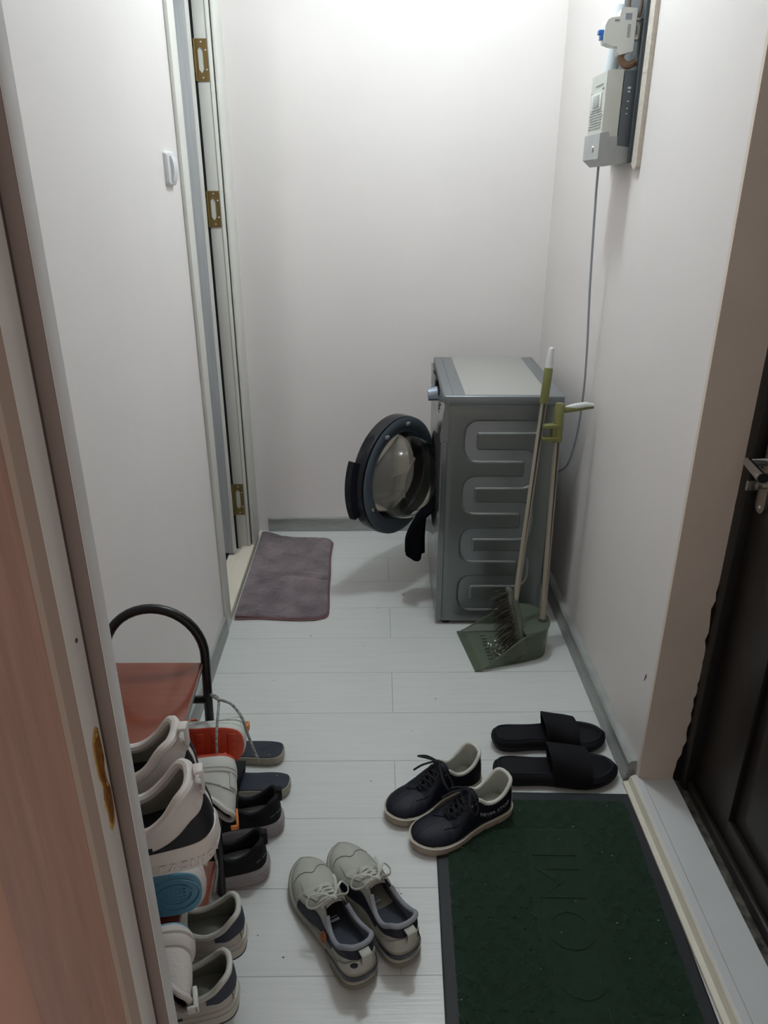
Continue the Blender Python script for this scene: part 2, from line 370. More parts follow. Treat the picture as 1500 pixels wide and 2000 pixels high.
MB().loft(rows).build('lever_end', M_dark, d2)
kt = MB(); kt.tube([(-.004, -.037, .893), (-.022, -.037, .893)], .0085, 14); kt.box((-.044, -.040, .882), (-.020, -.034, .904), bev=.0015); kt.build('thumb_turn', M_nickel, d2)
# threshold strips
b = MB(); b.prism([(.656, 0), (.682, 0), (.682, .028), (.674, .028), (.668, .012), (.656, .009)], 0, 1.25, M=Matrix.Translation((0, YR-.002, 0)) @ Matrix.Rotation(PI/2, 4, 'X'))
struct(b.build('trim_15', M_cream, angle=20))
b = MB(); b.prism([(.674, .024), (.682, .031), (.700, .031), (.703, .028), (.785, .026), (.785, 0), (.690, 0), (.680, .02)], 0, 1.25, M=Matrix.Translation((0, YR-.001, 0)) @ Matrix.Rotation(PI/2, 4, 'X'))
struct(b.build('trim_16', M_alu, angle=8))
b = MB(); rows = []
for i in range(60):
    y = YR-.002-i*.021; rows.append([Vector((.78, y, .016+random.uniform(0, .006))), Vector((.795, y, .017+random.uniform(0, .007))), Vector((.81, y, .014+random.uniform(0, .006))), Vector((.84, y, .014))])
struct(MB().grid(rows).build('trim_17', M_stone))
MB_ = MB().box((.66, .28, -.06), (1.0, YR, 0)); struct(MB_.build('floor', mat('subfloor', '#3a3836', .8)))
struct(MB().box((.86, .3, -.05), (.99, YR, 2.05)).build('wall_right', M_wallside))

# ------------------------------------------------------------------ washing machine (front faces -X)
M_ws = mat('washer_silver', '#82878A', .34, .55, bump=.00003, bscale=200)
M_wside = mat('washer_side', '#7A7F7E', .30, .75, bump=.00003, bscale=200)
M_wfront = mat('washer_gloss', '#7E8283', .16, .65)
M_wtop = mat('washer_top_panel', '#A2A19C', .42, .1)
M_wrim = mat('door_ring_grey', '#58626B', .32, .1)
M_wdark = mat('door_dark', '#10131B', .22)
M_rub = mat('gasket_rubber', '#1C1F22', .55)
M_glass = mat('door_glass', '#F0EEE8', .02, 0, trans=1.0, ior=1.22)
wm = empty('washing_machine', (.21, 2.335, 0), math.radians(-0.8)); tag(wm, 'silver front-loading washing machine with its round door swung open, against the back wall', 'washing machine')
WX, WY, WZ = .375, .595, .828
b = MB(); b.box((.018, .004, .012), (WX, WY, WZ), bev=.004); b.build('cabinet', M_ws, wm)
# pressed side panel: serpentine groove as real relief
xl, xr = .098, .300
ys = [.752, .656, .560, .464, .368, .276, .182, .088]
def segd(px, pz, a, b_):
    ax, az = a; bx, bz = b_; dx, dz = bx-ax, bz-az; l = dx*dx+dz*dz; t = max(0, min(1, ((px-ax)*dx+(pz-az)*dz)/l)); return math.hypot(px-ax-t*dx, pz-az-t*dz)
path = []
rt = .030
ye = [.712, .628, .512, .428, .316, .234, .130, .052]
ye = [.752, .653, .558, .464, .367, .280, .181, .084]
P2 = [(xr+.005, ye[0])]
for i, z in enumerate(ye):
    left = (i % 2 == 0)
    if left:
        P2 += [(xl+rt, z)]
        if i+1 < 8:
            zc = (z+ye[i+1])/2; hh = (z-ye[i+1])/2
            P2 += [(xl+rt-rt*math.sin(a), zc+hh*math.cos(a)) if False else (xl+rt-rt*abs(math.sin(a))**.6, zc+hh*(1 if math.cos(a) > 0 else -1)*abs(math.cos(a))**.6) for a in [PI*k/10 for k in range(1, 10)]]
            P2 += [(xl+rt, ye[i+1])]
    else:
        P2 += [(xr-rt, z)]
        if i+1 < 8:
            zc = (z+ye[i+1])/2; hh = (z-ye[i+1])/2
            P2 += [(xr-rt+rt*abs(math.sin(a))**.6, zc+hh*(1 if math.cos(a) > 0 else -1)*abs(math.cos(a))**.6) for a in [PI*k/10 for k in range(1, 10)]]
            P2 += [(xr-rt, ye[i+1])]
segs = list(zip(P2, P2[1:]))
nx, nz = 110, 300; rows = []
for j in range(nz+1):
    z = .016+(.822-.016)*j/nz; row = []
    for i in range(nx+1):
        x = .024+(.371-.024)*i/nx
        near = [s for s in segs if min(s[0][1], s[1][1])-.04 < z < max(s[0][1], s[1][1])+.04]
        d = min((segd(x, z, *s) for s in near), default=1)
        # a bevelled channel: shallow slope above, crisp edge below
        prof = 1-smooth(.0165, .0235, d)
        edge = min(1, 14*min(i/nx, 1-i/nx, j/nz, 1-j/nz)*2)
        row.append(Vector((x, -.0015*edge+.0075*prof, z)))
    rows.append(row)
MB().grid(rows).build('side_panel', M_wside, wm, angle=80)
# front: lower glossy panel with round opening, upper control panel
DC, DZ = .295, .455
b = MB()
n = 48; outer = []; inner = []
for k in range(n):
    a = 2*PI*k/n; c_, s_ = math.cos(a), math.sin(a); t = min((.2955)/abs(c_) if abs(c_) > 1e-6 else 9, ((.245 if s_ > 0 else .435)/abs(s_)) if abs(s_) > 1e-6 else 9)
    outer.append(Vector((0, DC+c_*t, DZ+s_*t))); inner.append((c_, s_))
for cy_, cz_ in ((DC-.2955, DZ+.245), (DC+.2955, DZ+.245), (DC-.2955, DZ-.435), (DC+.2955, DZ-.435)):
    bi = min(range(n), key=lambda i_: (outer[i_].y-cy_)**2+(outer[i_].z-cz_)**2); outer[bi] = Vector((0, cy_, cz_))
def fx(z): return .008 if z > .66 else .010
rows = [[Vector((.020, p.y, p.z)) for p in outer], [Vector((.003, p.y, p.z)) for p in outer], [Vector((0, p.y+(DC-p.y)*.01, p.z+(DZ-p.z)*.01)) for p in outer],
        [Vector((.000, DC+.190*c_, DZ+.190*s_)) for c_, s_ in inner], [Vector((.004, DC+.176*c_, DZ+.176*s_)) for c_, s_ in inner], [Vector((.02, DC+.170*c_, DZ+.170*s_)) for c_, s_ in inner]]
b.grid(rows, 0, True); b.build('front_panel', M_wfront, wm, angle=30)
b = MB(); prof = [(.018, .700), (-.001, .702), (-.004, .72), (.004, .79), (.014, .853), (.03, .856), (.03, .70)]
b.prism([(x, z) for x, z in prof], -.593, -.002, M=Matrix.Rotation(PI/2, 4, 'X')); b.build('control_panel', M_wfront, wm, angle=25)
# lid
b = MB(); b.box((.006, -.003, .826), (.394, .598, .856), bev=.005, seg=3); b.build('lid', M_ws, wm)
b = MB(); b.box((.0745, .008, .8545), (.345, .590, .8572), bev=.001); b.build('lid_inset', M_wtop, wm)
MB().box((.035, .001, .8545), (.0365, .597, .8566)).build('lid_seam', mat('seam_dark', '#55585a', .5), wm)
# knob, display
b = MB(); b.lathe([(0, .036), (.020, .036), (.0225, .034), (.024, .010), (.026, 0)], 36); kb = b.build('knob', mat('knob_steel', '#9FAAB8', .3, .6), wm)
kb.matrix_local = Matrix.Translation((.003, .265, .795)) @ Matrix.Rotation(-PI/2-.12, 4, 'Y')
b = MB(); b.box((-.004, .32, .765), (.006, .45, .83), bev=.002); b.build('display', M_wdark, wm)
b = MB(); b.box((-.0035, .46, .755), (.006, .585, .835), bev=.002); b.build('detergent_drawer', M_wfront, wm)
# red, dark sticker words on the panel: illegible small marks
for k in range(4): MB().box((.0, .14+.0*k, .745+.013*k), (.0035, .20-.008*k, .749+.013*k)).build('panel_print', mat('panel_ink', '#55403f', .6), wm)
# gasket and drum
def facing(cx, cy, cz): return Matrix.Translation((cx, cy, cz)) @ Matrix.Rotation(-PI/2, 4, 'Y')     # lathe axis -> -X
b = MB(); b.lathe([(.178, .0), (.172, .004), (.160, -.004), (.150, -.012), (.158, -.03), (.145, -.045), (.150, -.06), (.165, -.06), (.185, -.02), (.185, -.004)], 48, M=facing(.0, DC, DZ), closed=True); b.build('door_gasket', M_rub, wm)
b = MB(); b.lathe([(.148, -.04), (.19, -.06), (.20, -.09), (.20, -.30), (.17, -.325), (0, -.325)], 40, M=facing(.0, DC, DZ)); b.build('drum', mat('drum_steel', '#707274', .3, .9), wm)
for px, py in ((.04, .03), (.04, .565), (.35, .03), (.35, .565)):
    MB().lathe([(0, .0005), (.020, .0005), (.020, .006), (.012, .008), (.012, .014)], 16, M=Matrix.Translation((px, py, 0))).build('foot', M_rub, wm)
# door: lies in its own frame, hinge at origin, extends -> local x, inner side towards local -y
TH = math.radians(37)
hx, hy = -.003, .530
dr_ang = math.atan2(-math.cos(TH), -math.sin(TH))          # direction of the free edge
DM = Matrix.Translation((hx, hy, DZ)) @ Matrix.Rotation(dr_ang, 4, 'Z')
R = .232
# local z up; local y: normal. inner side normal = (cosTH,-sinTH) in washer space
AX = Matrix.Translation((R, 0, 0)) @ Matrix.Rotation(-PI/2, 4, 'X')     # lathe z -> +local y
b = MB()
b.lathe([(.172, .018), (R-.012, .018), (R-.003, .014), (R, .004), (R, -.030), (R-.010, -.040), (.160, -.046), (.150, -.046), (.150, -.040), (.172, -.036)], 64, M=AX, closed=True)
dob = b.build('door', M_wdark, wm, angle=30); dob.matrix_local = DM
b = MB(); b.lathe([(.170, .0185), (R-.008, .0185), (R-.003, .022), (R-.012, .0265), (.196, .025), (.184, .020), (.176, .010), (.170, .008)], 64, M=AX, closed=True)
b.build('inner_ring', M_wrim, dob, angle=40)
gl = [(.174, .012), (.171, .022), (.166, .042), (.157, .072), (.144, .104), (.130, .120), (.114, .122), (.104, .116), (.05, .112), (0, .112)]
gi = [(r_-.0045 if r_ > .06 else r_, z-.0045) for r_, z in gl]; gi[0] = (.1695, .012)
b = MB(); b.lathe(gl+[(r_, z) for r_, z in reversed(gi)], 64, M=AX); b.build('door_glass', M_glass, dob, angle=60)
b = MB(); b.lathe([(0, -.036), (.150, -.036), (.150, -.039), (0, -.039)], 48, M=AX); b.build('outer_glass', mat('outer_glass_smoked', '#ECEAE4', .03, 0, trans=.97, ior=1.1), dob)
# handle on the free edge, latch hook and little bumpers
b = MB(); rows = []
for k in range(17):
    a = math.radians(-26+52*k/16); ca, sa = math.cos(a), math.sin(a); r0 = R-.006; r1 = R+.026
    rows.append([Vector((R+ca*r0, -.006, sa*r0)), Vector((R+ca*r1, -.016, sa*r1)), Vector((R+ca*(r1+.002), -.040, sa*(r1+.002))), Vector((R+ca*(r0+.004), -.046, sa*(r0+.004)))])
b.loft(rows); b.build('door_handle', M_wdark, dob, angle=30)
b = MB(); b.box((2*R-.050, .016, -.095), (2*R-.034, .021, -.050), bev=.002, M=None); b.box((2*R-.046, .020, -.078), (2*R-.038, .042, -.066), bev=.002); b.box((2*R-.054, .036, -.078), (2*R-.038, .043, -.066), bev=.002); b.build('latch', M_nickel, dob)
for a in (62, 100):
    a = math.radians(a); b = MB(); p = (R+.203*math.cos(a), 0, .203*math.sin(a)); b.box((p[0]-.010, .022, p[2]-.006), (p[0]+.010, .034, p[2]+.006), bev=.002); b.build('bumper', mat('bumper_grey', '#8A9096', .4), dob)
b = MB(); b.box((-.028, -.03, -.05), (.03, .010, .05), bev=.004); b.build('door_hinge', M_wdark, dob)

# black clothes hanging out of the drum
M_cloth = mat('black_cloth', '#08090E', .95, bump=.002, bscale=60, spec=.1)
def cloth(name, y0, y1, x0, zt, zb, label, ph):
    rings = []
    for j in range(25):
        t = j/24; z = zt+(zb-zt)*t; ring = []
        cx = x0+.045*(1-smooth(0, .3, t))-.034*smooth(.0, .8, t); tx = .013+.022*smooth(.05, .8, t); ty = (y1-y0)/2*(.8+.25*t)
        for k in range(40):
            a = 2*PI*k/40; w = 1+.10*math.sin(5*a+ph+1.5*t)*(.3+t)
            ring.append(Vector((cx+tx*w*math.copysign(abs(math.cos(a))**.8, math.cos(a)), (y0+y1)/2-.01*t+ty*w*math.sin(a), z-.008*t*math.sin(3*a+ph))))
        rings.append(ring)
    o = MB().loft(rings).build(name, M_cloth, angle=60); tag(o, label, 'clothes'); return o
cloth('trouser_leg', 2.455, 2.560, .172, .42, .212, 'black garment hanging out of the washing machine drum', 0)

# ------------------------------------------------------------------ broom and dustpan
M_olive = mat('olive_plastic', '#747544', .45, noise=.08, nscale=10)
M_pole = mat('pole_beige', '#A39A8A', .35, noise=.1, nscale=30, stretch=(1, 1, .2))
M_strip = mat('pole_groove', '#3C3A36', .5)
M_gw = mat('grip_white', '#D2D4D2', .35)
M_pan = mat('pan_translucent', '#64705A', .2, 0, alpha=.5)
M_pan2 = mat('pan_smoky', '#656F5E', .35, 0, alpha=.7, noise=.1, nscale=25)
M_br = mat('bristles', '#3F3B33', .8, noise=.4, nscale=40)
def pole(parent, p0, p1, r=.0095):
    p0, p1 = Vector(p0), Vector(p1); MB().tube([p0, p1], r, 14).build('pole', M_pole, parent)
    d = (p1-p0).normalized(); side = Vector((0.12, -1, 0)); side = (side-d*side.dot(d)).normalized(); n2 = d.cross(side)
    L_ = (p1-p0).length; a = p0+d*(L_*.12)+side*(r*.98); e = p1-d*.01+side*(r*.98)
    MB().add([a-n2*.0004, e-n2*.0044, e+n2*.0044, a+side*.0008, e+side*.0010], [(0, 1, 4, 3), (3, 4, 2, 0), (0, 2, 1), (1, 2, 4)]).build('pole_groove', M_strip, parent)
br = empty('broom', (.47, 2.16, .03)); tag(br, 'broom with beige pole and olive grip standing in the green dustpan', 'broom')
def rel(o, p): return Vector(p)-o.location
B0, B1 = Vector((.462, 2.165, .190)), Vector((.517, 2.245, .855)); Bd = (B1-B0).normalized(); BT = B0+Bd*.93
pole(br, rel(br, B0), rel(br, B1+Bd*.02))
MB().tube([rel(br, B1+Bd*t) for t in (0, .01, .05, .105, .11)], [.0125, .0135, .0135, .0135, .011], 16).build('grip', M_olive, br)
G = B1+Bd*.108
MB().tube([rel(br, G+Bd*t) for t in (0, .02, .040, .052, .060)]+[rel(br, G+Bd*.063)], [.0115, .0120, .0100, .0098, .0080, .003], 14).build('hanging_tip', M_gw, br)
# broom head: ferrule then a flared block with bristles; block lies along Z-Y plane, bristles point to -X and down
hd = MB(); spine = [(.458, 2.155, .205), (.468, 2.145, .16), (.482, 2.12, .09), (.490, 2.095, .035)]
hd.tube([rel(br, p) for p in catmull(spine, 5)], [.012]*6+[.013]*5+[.011]*5, 12, flat=1.0)
hd.tube([rel(br, p) for p in [(.432, 2.175, .245), (.440, 2.17, .235), (.450, 2.15, .16), (.466, 2.12, .08), (.480, 2.095, .028)]], [.006, .013, .013, .012, .010], 10)
hd.build('head', mat('broom_head_grey', '#5C6056', .4, noise=.2, nscale=20), br)
bs = MB(); random.seed(11)
for k in range(240):
    t = random.random(); p = Vector((.437, 2.170, .235)).lerp(Vector((.480, 2.095, .030)), t)+Vector((random.uniform(-.006, .002), random.uniform(-.012, .012), 0))
    ln = random.uniform(.055, .08); d = Vector((-.62-.3*(1-t)+random.uniform(-.15, .15), -.10+random.uniform(-.2, .2), -.72+.35*(1-t)+random.uniform(-.1, .1))).normalized()
    e = p+d*ln; e.z = max(e.z, .010)
    bs.tube([rel(br, p), rel(br, p+d*ln*.5+Vector((0, 0, .004))), rel(br, e)], [.0016, .0014, .0007], 4)
o = bs.build('bristles', M_br, br); 
# dustpan (mouth towards -X); origin at the mouth centre
pn = empty('dustpan', (.316, 2.160, 0), math.radians(9)); tag(pn, 'long-handled translucent green dustpan on the floor in front of the washing machine', 'dustpan')
PW = .122; PL = .262
def pan_wall():
    # plan outline from mouth-left round the back to mouth-right, with top height
    pts = [(0, PW, .004), (.03, PW-.002, .020), (.09, PW-.010, .062), (.15, PW-.018, .100), (.19, PW-.026, .112), (.235, PW-.040, .114), (.262, PW-.075, .114), (.270, 0, .114)]
    full = pts+[(x, -y, z) for x, y, z in pts[-2::-1]]
    xy = catmull([(x, y, z) for x, y, z in full], 5); return xy
pw = pan_wall(); b = MB(); cen = Vector((.13, 0, 0))
rings = []
for f, off in ((0, 0), (1, 0), (1, .004), (0, .004)):
    row = []
    for p in pw:
        d = Vector((p.x-cen.x, p.y, 0)).normalized(); tp = 1.0+(.07*f)
        row.append(Vector((cen.x+(p.x-cen.x)*(.955+.045*f)-d.x*off if p.x > .03 else p.x, (p.y)*(.955+.045*f)-d.y*off, max(.003, p.z*f))))
    rings.append(row)
b.grid([list(r) for r in zip(*rings)], 0, True)
b.build('pan_sides', M_pan, pn, angle=50)
rim = MB(); rim.tube([(r[0], r[1], r[2]) for r in [(p.x, p.y, p.z) for p in pw]], .0028, 6); rim.build('rim', M_pan2, pn)
b = MB(); fl = [(p.x*.97+.003, p.y*.955) for p in pw]; b.prism(fl, .003, .0055); 
b.build('pan_base', M_pan, pn)
b = MB(); b.prism([(-.014, -PW), (.012, -PW+.004), (.012, PW-.004), (-.014, PW)], .001, .0068); b.build('pan_lip', M_pan2, pn)
b = MB()
for k in range(9): b.tube([(.045+.002*k, -.085+.0205*k, .0068), (.062+.002*k, -.087+.0205*k, .0068)], .0017, 5)
b.build('comb_slots', mat('slot_dark', '#2F3A2C', .6), pn)
# lid over the back with a ribbed slope
b = MB(); b.prism([(p.x, p.y*.99) for p in pw if p.z > .1035], .1105, .1150); b.build('cover', M_pan2, pn)
b = MB()
for k in range(14): b.box((.172-.0015*0, -.075+.0115*k, .045), (.178, -.070+.0115*k, .112))
b.build('cover_comb', M_pan2, pn)
pole_base = Vector((.562, 2.175, .113)); pole_top = Vector((.566, 2.235, .79))
R9 = Matrix.Rotation(math.radians(-9), 3, 'Z')
def rp(p): return R9 @ (Vector(p)-pn.location)
pole(pn, rp(pole_base), rp(pole_top), .0105)
MB().tube([rp(pole_base+Vector((0, 0, -.004))), rp(pole_base+Vector((0, 0, .012)))], .015, 14).build('pole_socket', M_pan2, pn)
# clip + T grip
pd = (pole_top-pole_base).normalized()
q0 = pole_top-pd*.055; b = MB(); b.tube([rp(q0+pd*t) for t in (0, .002, .115, .122)], [.014, .0155, .0155, .012], 18)
cl = Vector((-.018, -.006, 0))
for dz in (.012, .052):
    c = q0+pd*dz; b.box(tuple(rp(c)+Vector((-.052, -.016, -.006))), tuple(rp(c)+Vector((.004, .012, .006))), bev=.002)
b.box(tuple(rp(q0+pd*.032)+Vector((-.022, -.014, -.026))), tuple(rp(q0+pd*.032)+Vector((-.010, .010, .026))), bev=.002)
b.build('pole_clip', M_olive, pn)
q1 = pole_top+pd*.052
hb = [q1, q1+Vector((.020, .004, -.004)), q1+Vector((.050, .008, -.002)), q1+Vector((.085, .012, .002)), q1+Vector((.110, .015, .000))]
MB().tube([rp(p)+Vector((0, 0, -.003)) for p in hb], [.011, .010, .0095, .0085, .004], 12).build('handle_underside', M_olive, pn)
MB().tube([rp(p)+Vector((0, 0, .0045)) for p in hb[1:]], [.004, .0100, .0095, .004], 12).build('handle', M_gw, pn)
# fluff and crumbs swept into the pan
b = MB(); random.seed(5)
for k in range(150):
    x = .115+random.gauss(0, .022); y = -.035+random.gauss(0, .026); z = .0075+random.random()*.007; s = random.uniform(.0015, .0042)
    vv = [Vector((x+random.uniform(-s, s)*1.6, y+random.uniform(-s, s)*1.6, z+random.uniform(0, s))) for _ in range(4)]
    b.add(vv, [(0, 1, 2), (0, 2, 3), (0, 3, 1), (1, 3, 2)])
o = b.build('dust', mat('dust_white', '#CFCFC8', .8)); o.location = pn.location; o.rotation_euler = pn.rotation_euler; tag(o, 'loose white fluff and crumbs swept into the dustpan', 'dust', kind='stuff')

# ------------------------------------------------------------------ electricity meter, breaker, backing board, cable
M_mc = mat('meter_cream', '#C6C8BF', .42, noise=.04, nscale=20)
M_mf = mat('meter_front', '#D3D5D0', .38)
M_mg = mat('meter_grey', '#5E666D', .4, noise=.08, nscale=20)
M_bb = mat('board_grey_metal', '#555C60', .5, .2, noise=.12, nscale=12)
M_ink = mat('print_grey', '#8A8E90', .6)
M_plast = mat('plaster_edge', '#CFC6BA', .8, noise=.12, nscale=60, bump=.004, bscale=90)
b = MB(); b.prism([(2.135, 1.522), (2.145, 1.512), (2.150, 1.512), (2.190, 1.530), (2.190, 2.5), (2.140, 2.5)], 0, .012, M=Matrix(((0, 0, -1, XR), (1, 0, 0, 0), (0, 1, 0, 0), (0, 0, 0, 1))))
b.add([], []); pe = b.build('trim_18', M_plast, angle=20); struct(pe)
bd = empty('meter_board', (XR, 2.30, 1.54)); tag(bd, 'grey perforated metal backing board high on the right wall, behind the meter and breaker', 'backing board')
b = MB(); b.box((-.014, -.125, -.01), (0, .10, .96), bev=.002); b.box((-.020, -.122, -.01), (-.012, -.112, .96), bev=.001); b.build('plate', M_bb, bd)
for k in range(12):
    z = .245+.055*k
    MB().box((-.0146, -.100, z), (-.0130, -.095, z+.010)).build('screw_slot', M_dark, bd); MB().box((-.0146, -.050, z-.01), (-.0130, -.045, z)).build('screw_slot', M_dark, bd)
mt = empty('electricity_meter', (.675, 2.20, 1.545)); tag(mt, 'cream and grey electricity meter with small display mounted on the right wall board', 'electricity meter')
# local: x out of wall negative, y 0..0.155, z
b = MB(); b.prism([(.0, 0), (-.036, 0), (-.036, .200), (0, .200)], 0, .155, M=Matrix(((1, 0, 0, 0), (0, 0, 1, 0), (0, 1, 0, 0), (0, 0, 0, 1)))); b.box((-.036, -.0005, .045), (0, .001, .047))
b.build('base', M_mg, mt, angle=20)
b = MB(); rings = []
for x, i in ((-.034, 0), (-.066, 0), (-.078, .008)):
    rings.append([Vector((x, yy, zz)) for yy, zz in ((i*.3, .045), (.155-i, .045), (.155-i, .202-i*.3), (i*.3, .202-i*.3))])
b.loft(rings); b.build('cover', M_mc, mt, angle=20)
b = MB(); b.prism([(-.002, -.015), (-.060, -.024), (-.082, -.006), (-.082, .056), (-.060, .060), (-.056, .048), (-.035, .048), (-.034, .026), (-.002, .022)], -.001, .156, M=Matrix(((1, 0, 0, 0), (0, 0, 1, 0), (0, 1, 0, 0), (0, 0, 0, 1))))
b.build('terminal_cover', mat('terminal_cover', '#A9ACAB', .35, noise=.15, nscale=20), mt, angle=20)
b = MB(); b.box((-.0815, .030, .115), (-.076, .125, .155), bev=.001); b.build('display_bezel', M_mf, mt)
b = MB(); b.box((-.083, .045, .120), (-.080, .100, .150), bev=.0005); b.build('display', mat('lcd_grey', '#989E98', .3), mt)
b = MB()
b.box((-.0795, .03, .172), (-.0775, .10, .174)); b.box((-.0795, .02, .160), (-.0775, .032, .164))
for k in range(7):
    z = .108-.0065*k; y = .02
    while y < .135:
        l = random.uniform(.004, .014); b.box((-.0795, y, z), (-.0775, min(y+l, .138), z+.0022)); y += l+random.uniform(.003, .009)
b.build('meter_print', M_ink, mt)
for y, z in ((.012, .100), (.140, .105), (.140, .16)): MB().lathe([(0, .002), (.003, .0015), (.0035, 0)], 10, M=Matrix.Translation((-.0775, y, z)) @ Matrix.Rotation(-PI/2, 4, 'Y')).build('cover_screw', M_nickel, mt)
b = MB(); b.lathe([(0, .003), (.008, .0025), (.009, 0)], 14, M=Matrix.Translation((-.082, .06, .020)) @ Matrix.Rotation(-PI/2, 4, 'Y')); b.build('seal_screw', M_nickel, mt)
for z, s in ((.158, .004), (.150, .003), (.128, .0025), (.112, .002), (.10, .002)): MB().box((-.018-s, -.0012, z), (-.018+s, .0005, z+s*1.2), bev=.0005).build('paint_speck', M_whitepvc, mt)
cb = empty('circuit_breaker', (.665, 2.20, 1.785)); tag(cb, 'small white circuit breaker with blue lever above the electricity meter', 'circuit breaker')
prof = [(-.010, .002), (-.042, -.006), (-.052, .002), (-.051, .012), (-.068, .014), (-.084, .020), (-.087, .030), (-.086, .060), (-.081, .070), (-.072, .075), (-.052, .077), (-.050, .092), (-.042, .097), (-.010, .095)]
b = MB(); b.prism(prof, 0, .036, M=Matrix(((1, 0, 0, 0), (0, 0, 1, 0), (0, 1, 0, 0), (0, 0, 0, 1)))); cbb = b.build('body', M_mf, cb, angle=20)
b = MB(); b.box((-.099, .008, .040), (-.086, .026, .050), bev=.001, M=Matrix.Translation((0, 0, .0)) ); b.box((-.094, .008, .028), (-.088, .026, .042), bev=.001); b.build('lever', mat('breaker_blue', '#2F6FC0', .35), cb)
b = MB(); b.box((-.038, -.0006, .070), (-.022, .0004, .084)); b.build('data_label', mat('label_grey', '#8C949C', .5), cb)
b = MB()
for k in range(7): b.box((-.030, -.0006, .032+.0042*k), (-.022, .0004, .0345+.0042*k))
b.box((-.064, -.0006, .066), (-.052, .0004, .071)); b.build('breaker_print', M_ink, cb)
b = MB(); b.box((-.010, .002, .028), (.012, .034, .032), bev=.001); b.box((-.010, .002, .070), (.012, .034, .073), bev=.001); b.box((.002, .002, .030), (.012, .034, .072)); b.box((-.012, .010, .040), (-.002, .026, .060), bev=.001); b.build('rail_clip', M_nickel, cb)
wr = MB(); wr.tube(catmull([(.640, 2.215, 1.874), (.636, 2.213, 1.90), (.648, 2.23, 1.945), (.668, 2.25, 2.0)], 5), .0045, 8); wr.tube(catmull([(.662, 2.205, 1.86), (.664, 2.20, 1.89), (.660, 2.205, 1.93), (.668, 2.24, 2.0)], 5), .0045, 8)
o = wr.build('supply_wires', mat('wire_brown', '#6A5B55', .5)); tag(o, 'brown insulated wires looping down into the top of the circuit breaker', 'wires')
wr = MB(); wr.tube(catmull([(.632, 2.215, 1.786), (.630, 2.214, 1.770), (.648, 2.213, 1.757), (.668, 2.215, 1.765)], 5), .009, 10)
o = wr.build('wire_stub', mat('wire_copper_tape', '#8A6E55', .5, noise=.3, nscale=40)); tag(o, 'taped wire end curling out below the circuit breaker', 'wire')
wr = MB(); wr.tube([(.625, 2.285, 1.742), (.632, 2.280, 1.80), (.640, 2.275, 1.90)], .017, 16)
o = wr.build('conduit', mat('conduit_white', '#C9D0D6', .3)); tag(o, 'thick white cable duct rising behind the breaker from the meter top', 'cable duct')
# thin grey cable from the meter down behind the washing machine
pts = [(.625, 2.30, 1.535), (.627, 2.302, 1.45), (.640, 2.31, 1.2), (.655, 2.32, 1.0), (.664, 2.34, .85), (.668, 2.38, .70), (.665, 2.44, .585), (.652, 2.50, .535), (.635, 2.52, .52), (.612, 2.53, .525)]
o = MB().tube(catmull(pts, 8), .0035, 8).build('power_cable', mat('cable_grey', '#9AA0A6', .45)); tag(o, 'thin grey cable hanging from the electricity meter down behind the washing machine', 'cable')

# ------------------------------------------------------------------ mats
def rug():
    me_rows = []; nx, ny = 90, 150
    P00, P10, P01, P11 = Vector((-.528, 2.374)), Vector((-.195, 2.368)), Vector((-.528, 3.090)), Vector((-.205, 3.045))
    def flat(u, v, lay=0):
        p = (P00*(1-u)+P10*u)*(1-v)+(P01*(1-u)+P11*u)*v
        # round the two right corners and wobble the edges
        du = 0
        for vc, sgn in ((0, 1), (1, -1)):
            dv = abs(v-vc)
            if dv < .06: du = max(du, .14*(1-math.sqrt(max(0, 1-(1-dv/.06)**2))))
        p = Vector((p.x-du*u*.333, p.y)); p.x += .004*math.sin(v*5+1)*u+.0015*math.sin(v*15)*u; p.y += .005*math.sin(u*6)*(1-v)-.010*math.sin(u*PI)*v+(.02*smooth(.25, 0, abs(u-.12)) if v > .5 else 0)*v
        return p
    rings = []
    def z(u, v):
        q = flat(u, v); n = mnoise.noise(Vector((q.x*9, q.y*9, 0)))*.004+mnoise.noise(Vector((q.x*30, q.y*30, 3)))*.0016+mnoise.noise(Vector((q.x*90, q.y*90, 7)))*.0012
        crease = -.006*math.exp(-((v-.42-.10*(1-u))/.012)**2)*smooth(.35, .9, u)+.005*math.exp(-((v-.46-.10*(1-u))/.02)**2)*smooth(.35, .9, u)
        return .0155+n+crease+.006*smooth(.2, 0, u)
    top = [[Vector((*flat(i/nx, j/ny), z(i/nx, j/ny)*(.72 if i in (0, nx) or j in (0, ny) else 1))) for i in range(nx+1)] for j in range(ny+1)]
    bot = [[Vector((*flat(i/nx, j/ny), .008)) for i in range(nx+1)] for j in range(ny+1)]
    b = MB(); b.grid(top); b.grid([r[::-1] for r in bot])
    edge = [(i, 0) for i in range(nx)]+[(nx, j) for j in range(ny)]+[(i, ny) for i in range(nx, 0, -1)]+[(0, j) for j in range(ny, 0, -1)]
    b.grid([[top[j][i], bot[j][i]] for i, j in edge+[edge[0]]])
    return b, flat, top, edge
M_rug = mat('plush_mauve', '#83757A', .95, col2='#53484E', nscale=13, bump=.004, bscale=180, sheen=.5)
M_rugb = mat('rug_binding', '#7C5C5E', .8, bump=.001, bscale=200)
rg = empty('bath_mat', (0, 0, 0)); rg.location = (-.36, 2.7, 0); tag(rg, 'mauve plush bath mat folded double on the floor beside the washroom threshold', 'mat')
b, flatf, topr, edge = rug(); M0 = Matrix.Translation((.36, -2.7, 0))
b.v = [M0 @ v for v in b.v]; b.build('upper_layer', M_rug, rg, angle=80)
low = MB(); oc = [Vector((*flatf(i/90, j/150), 0)) for i, j in edge[::3]]
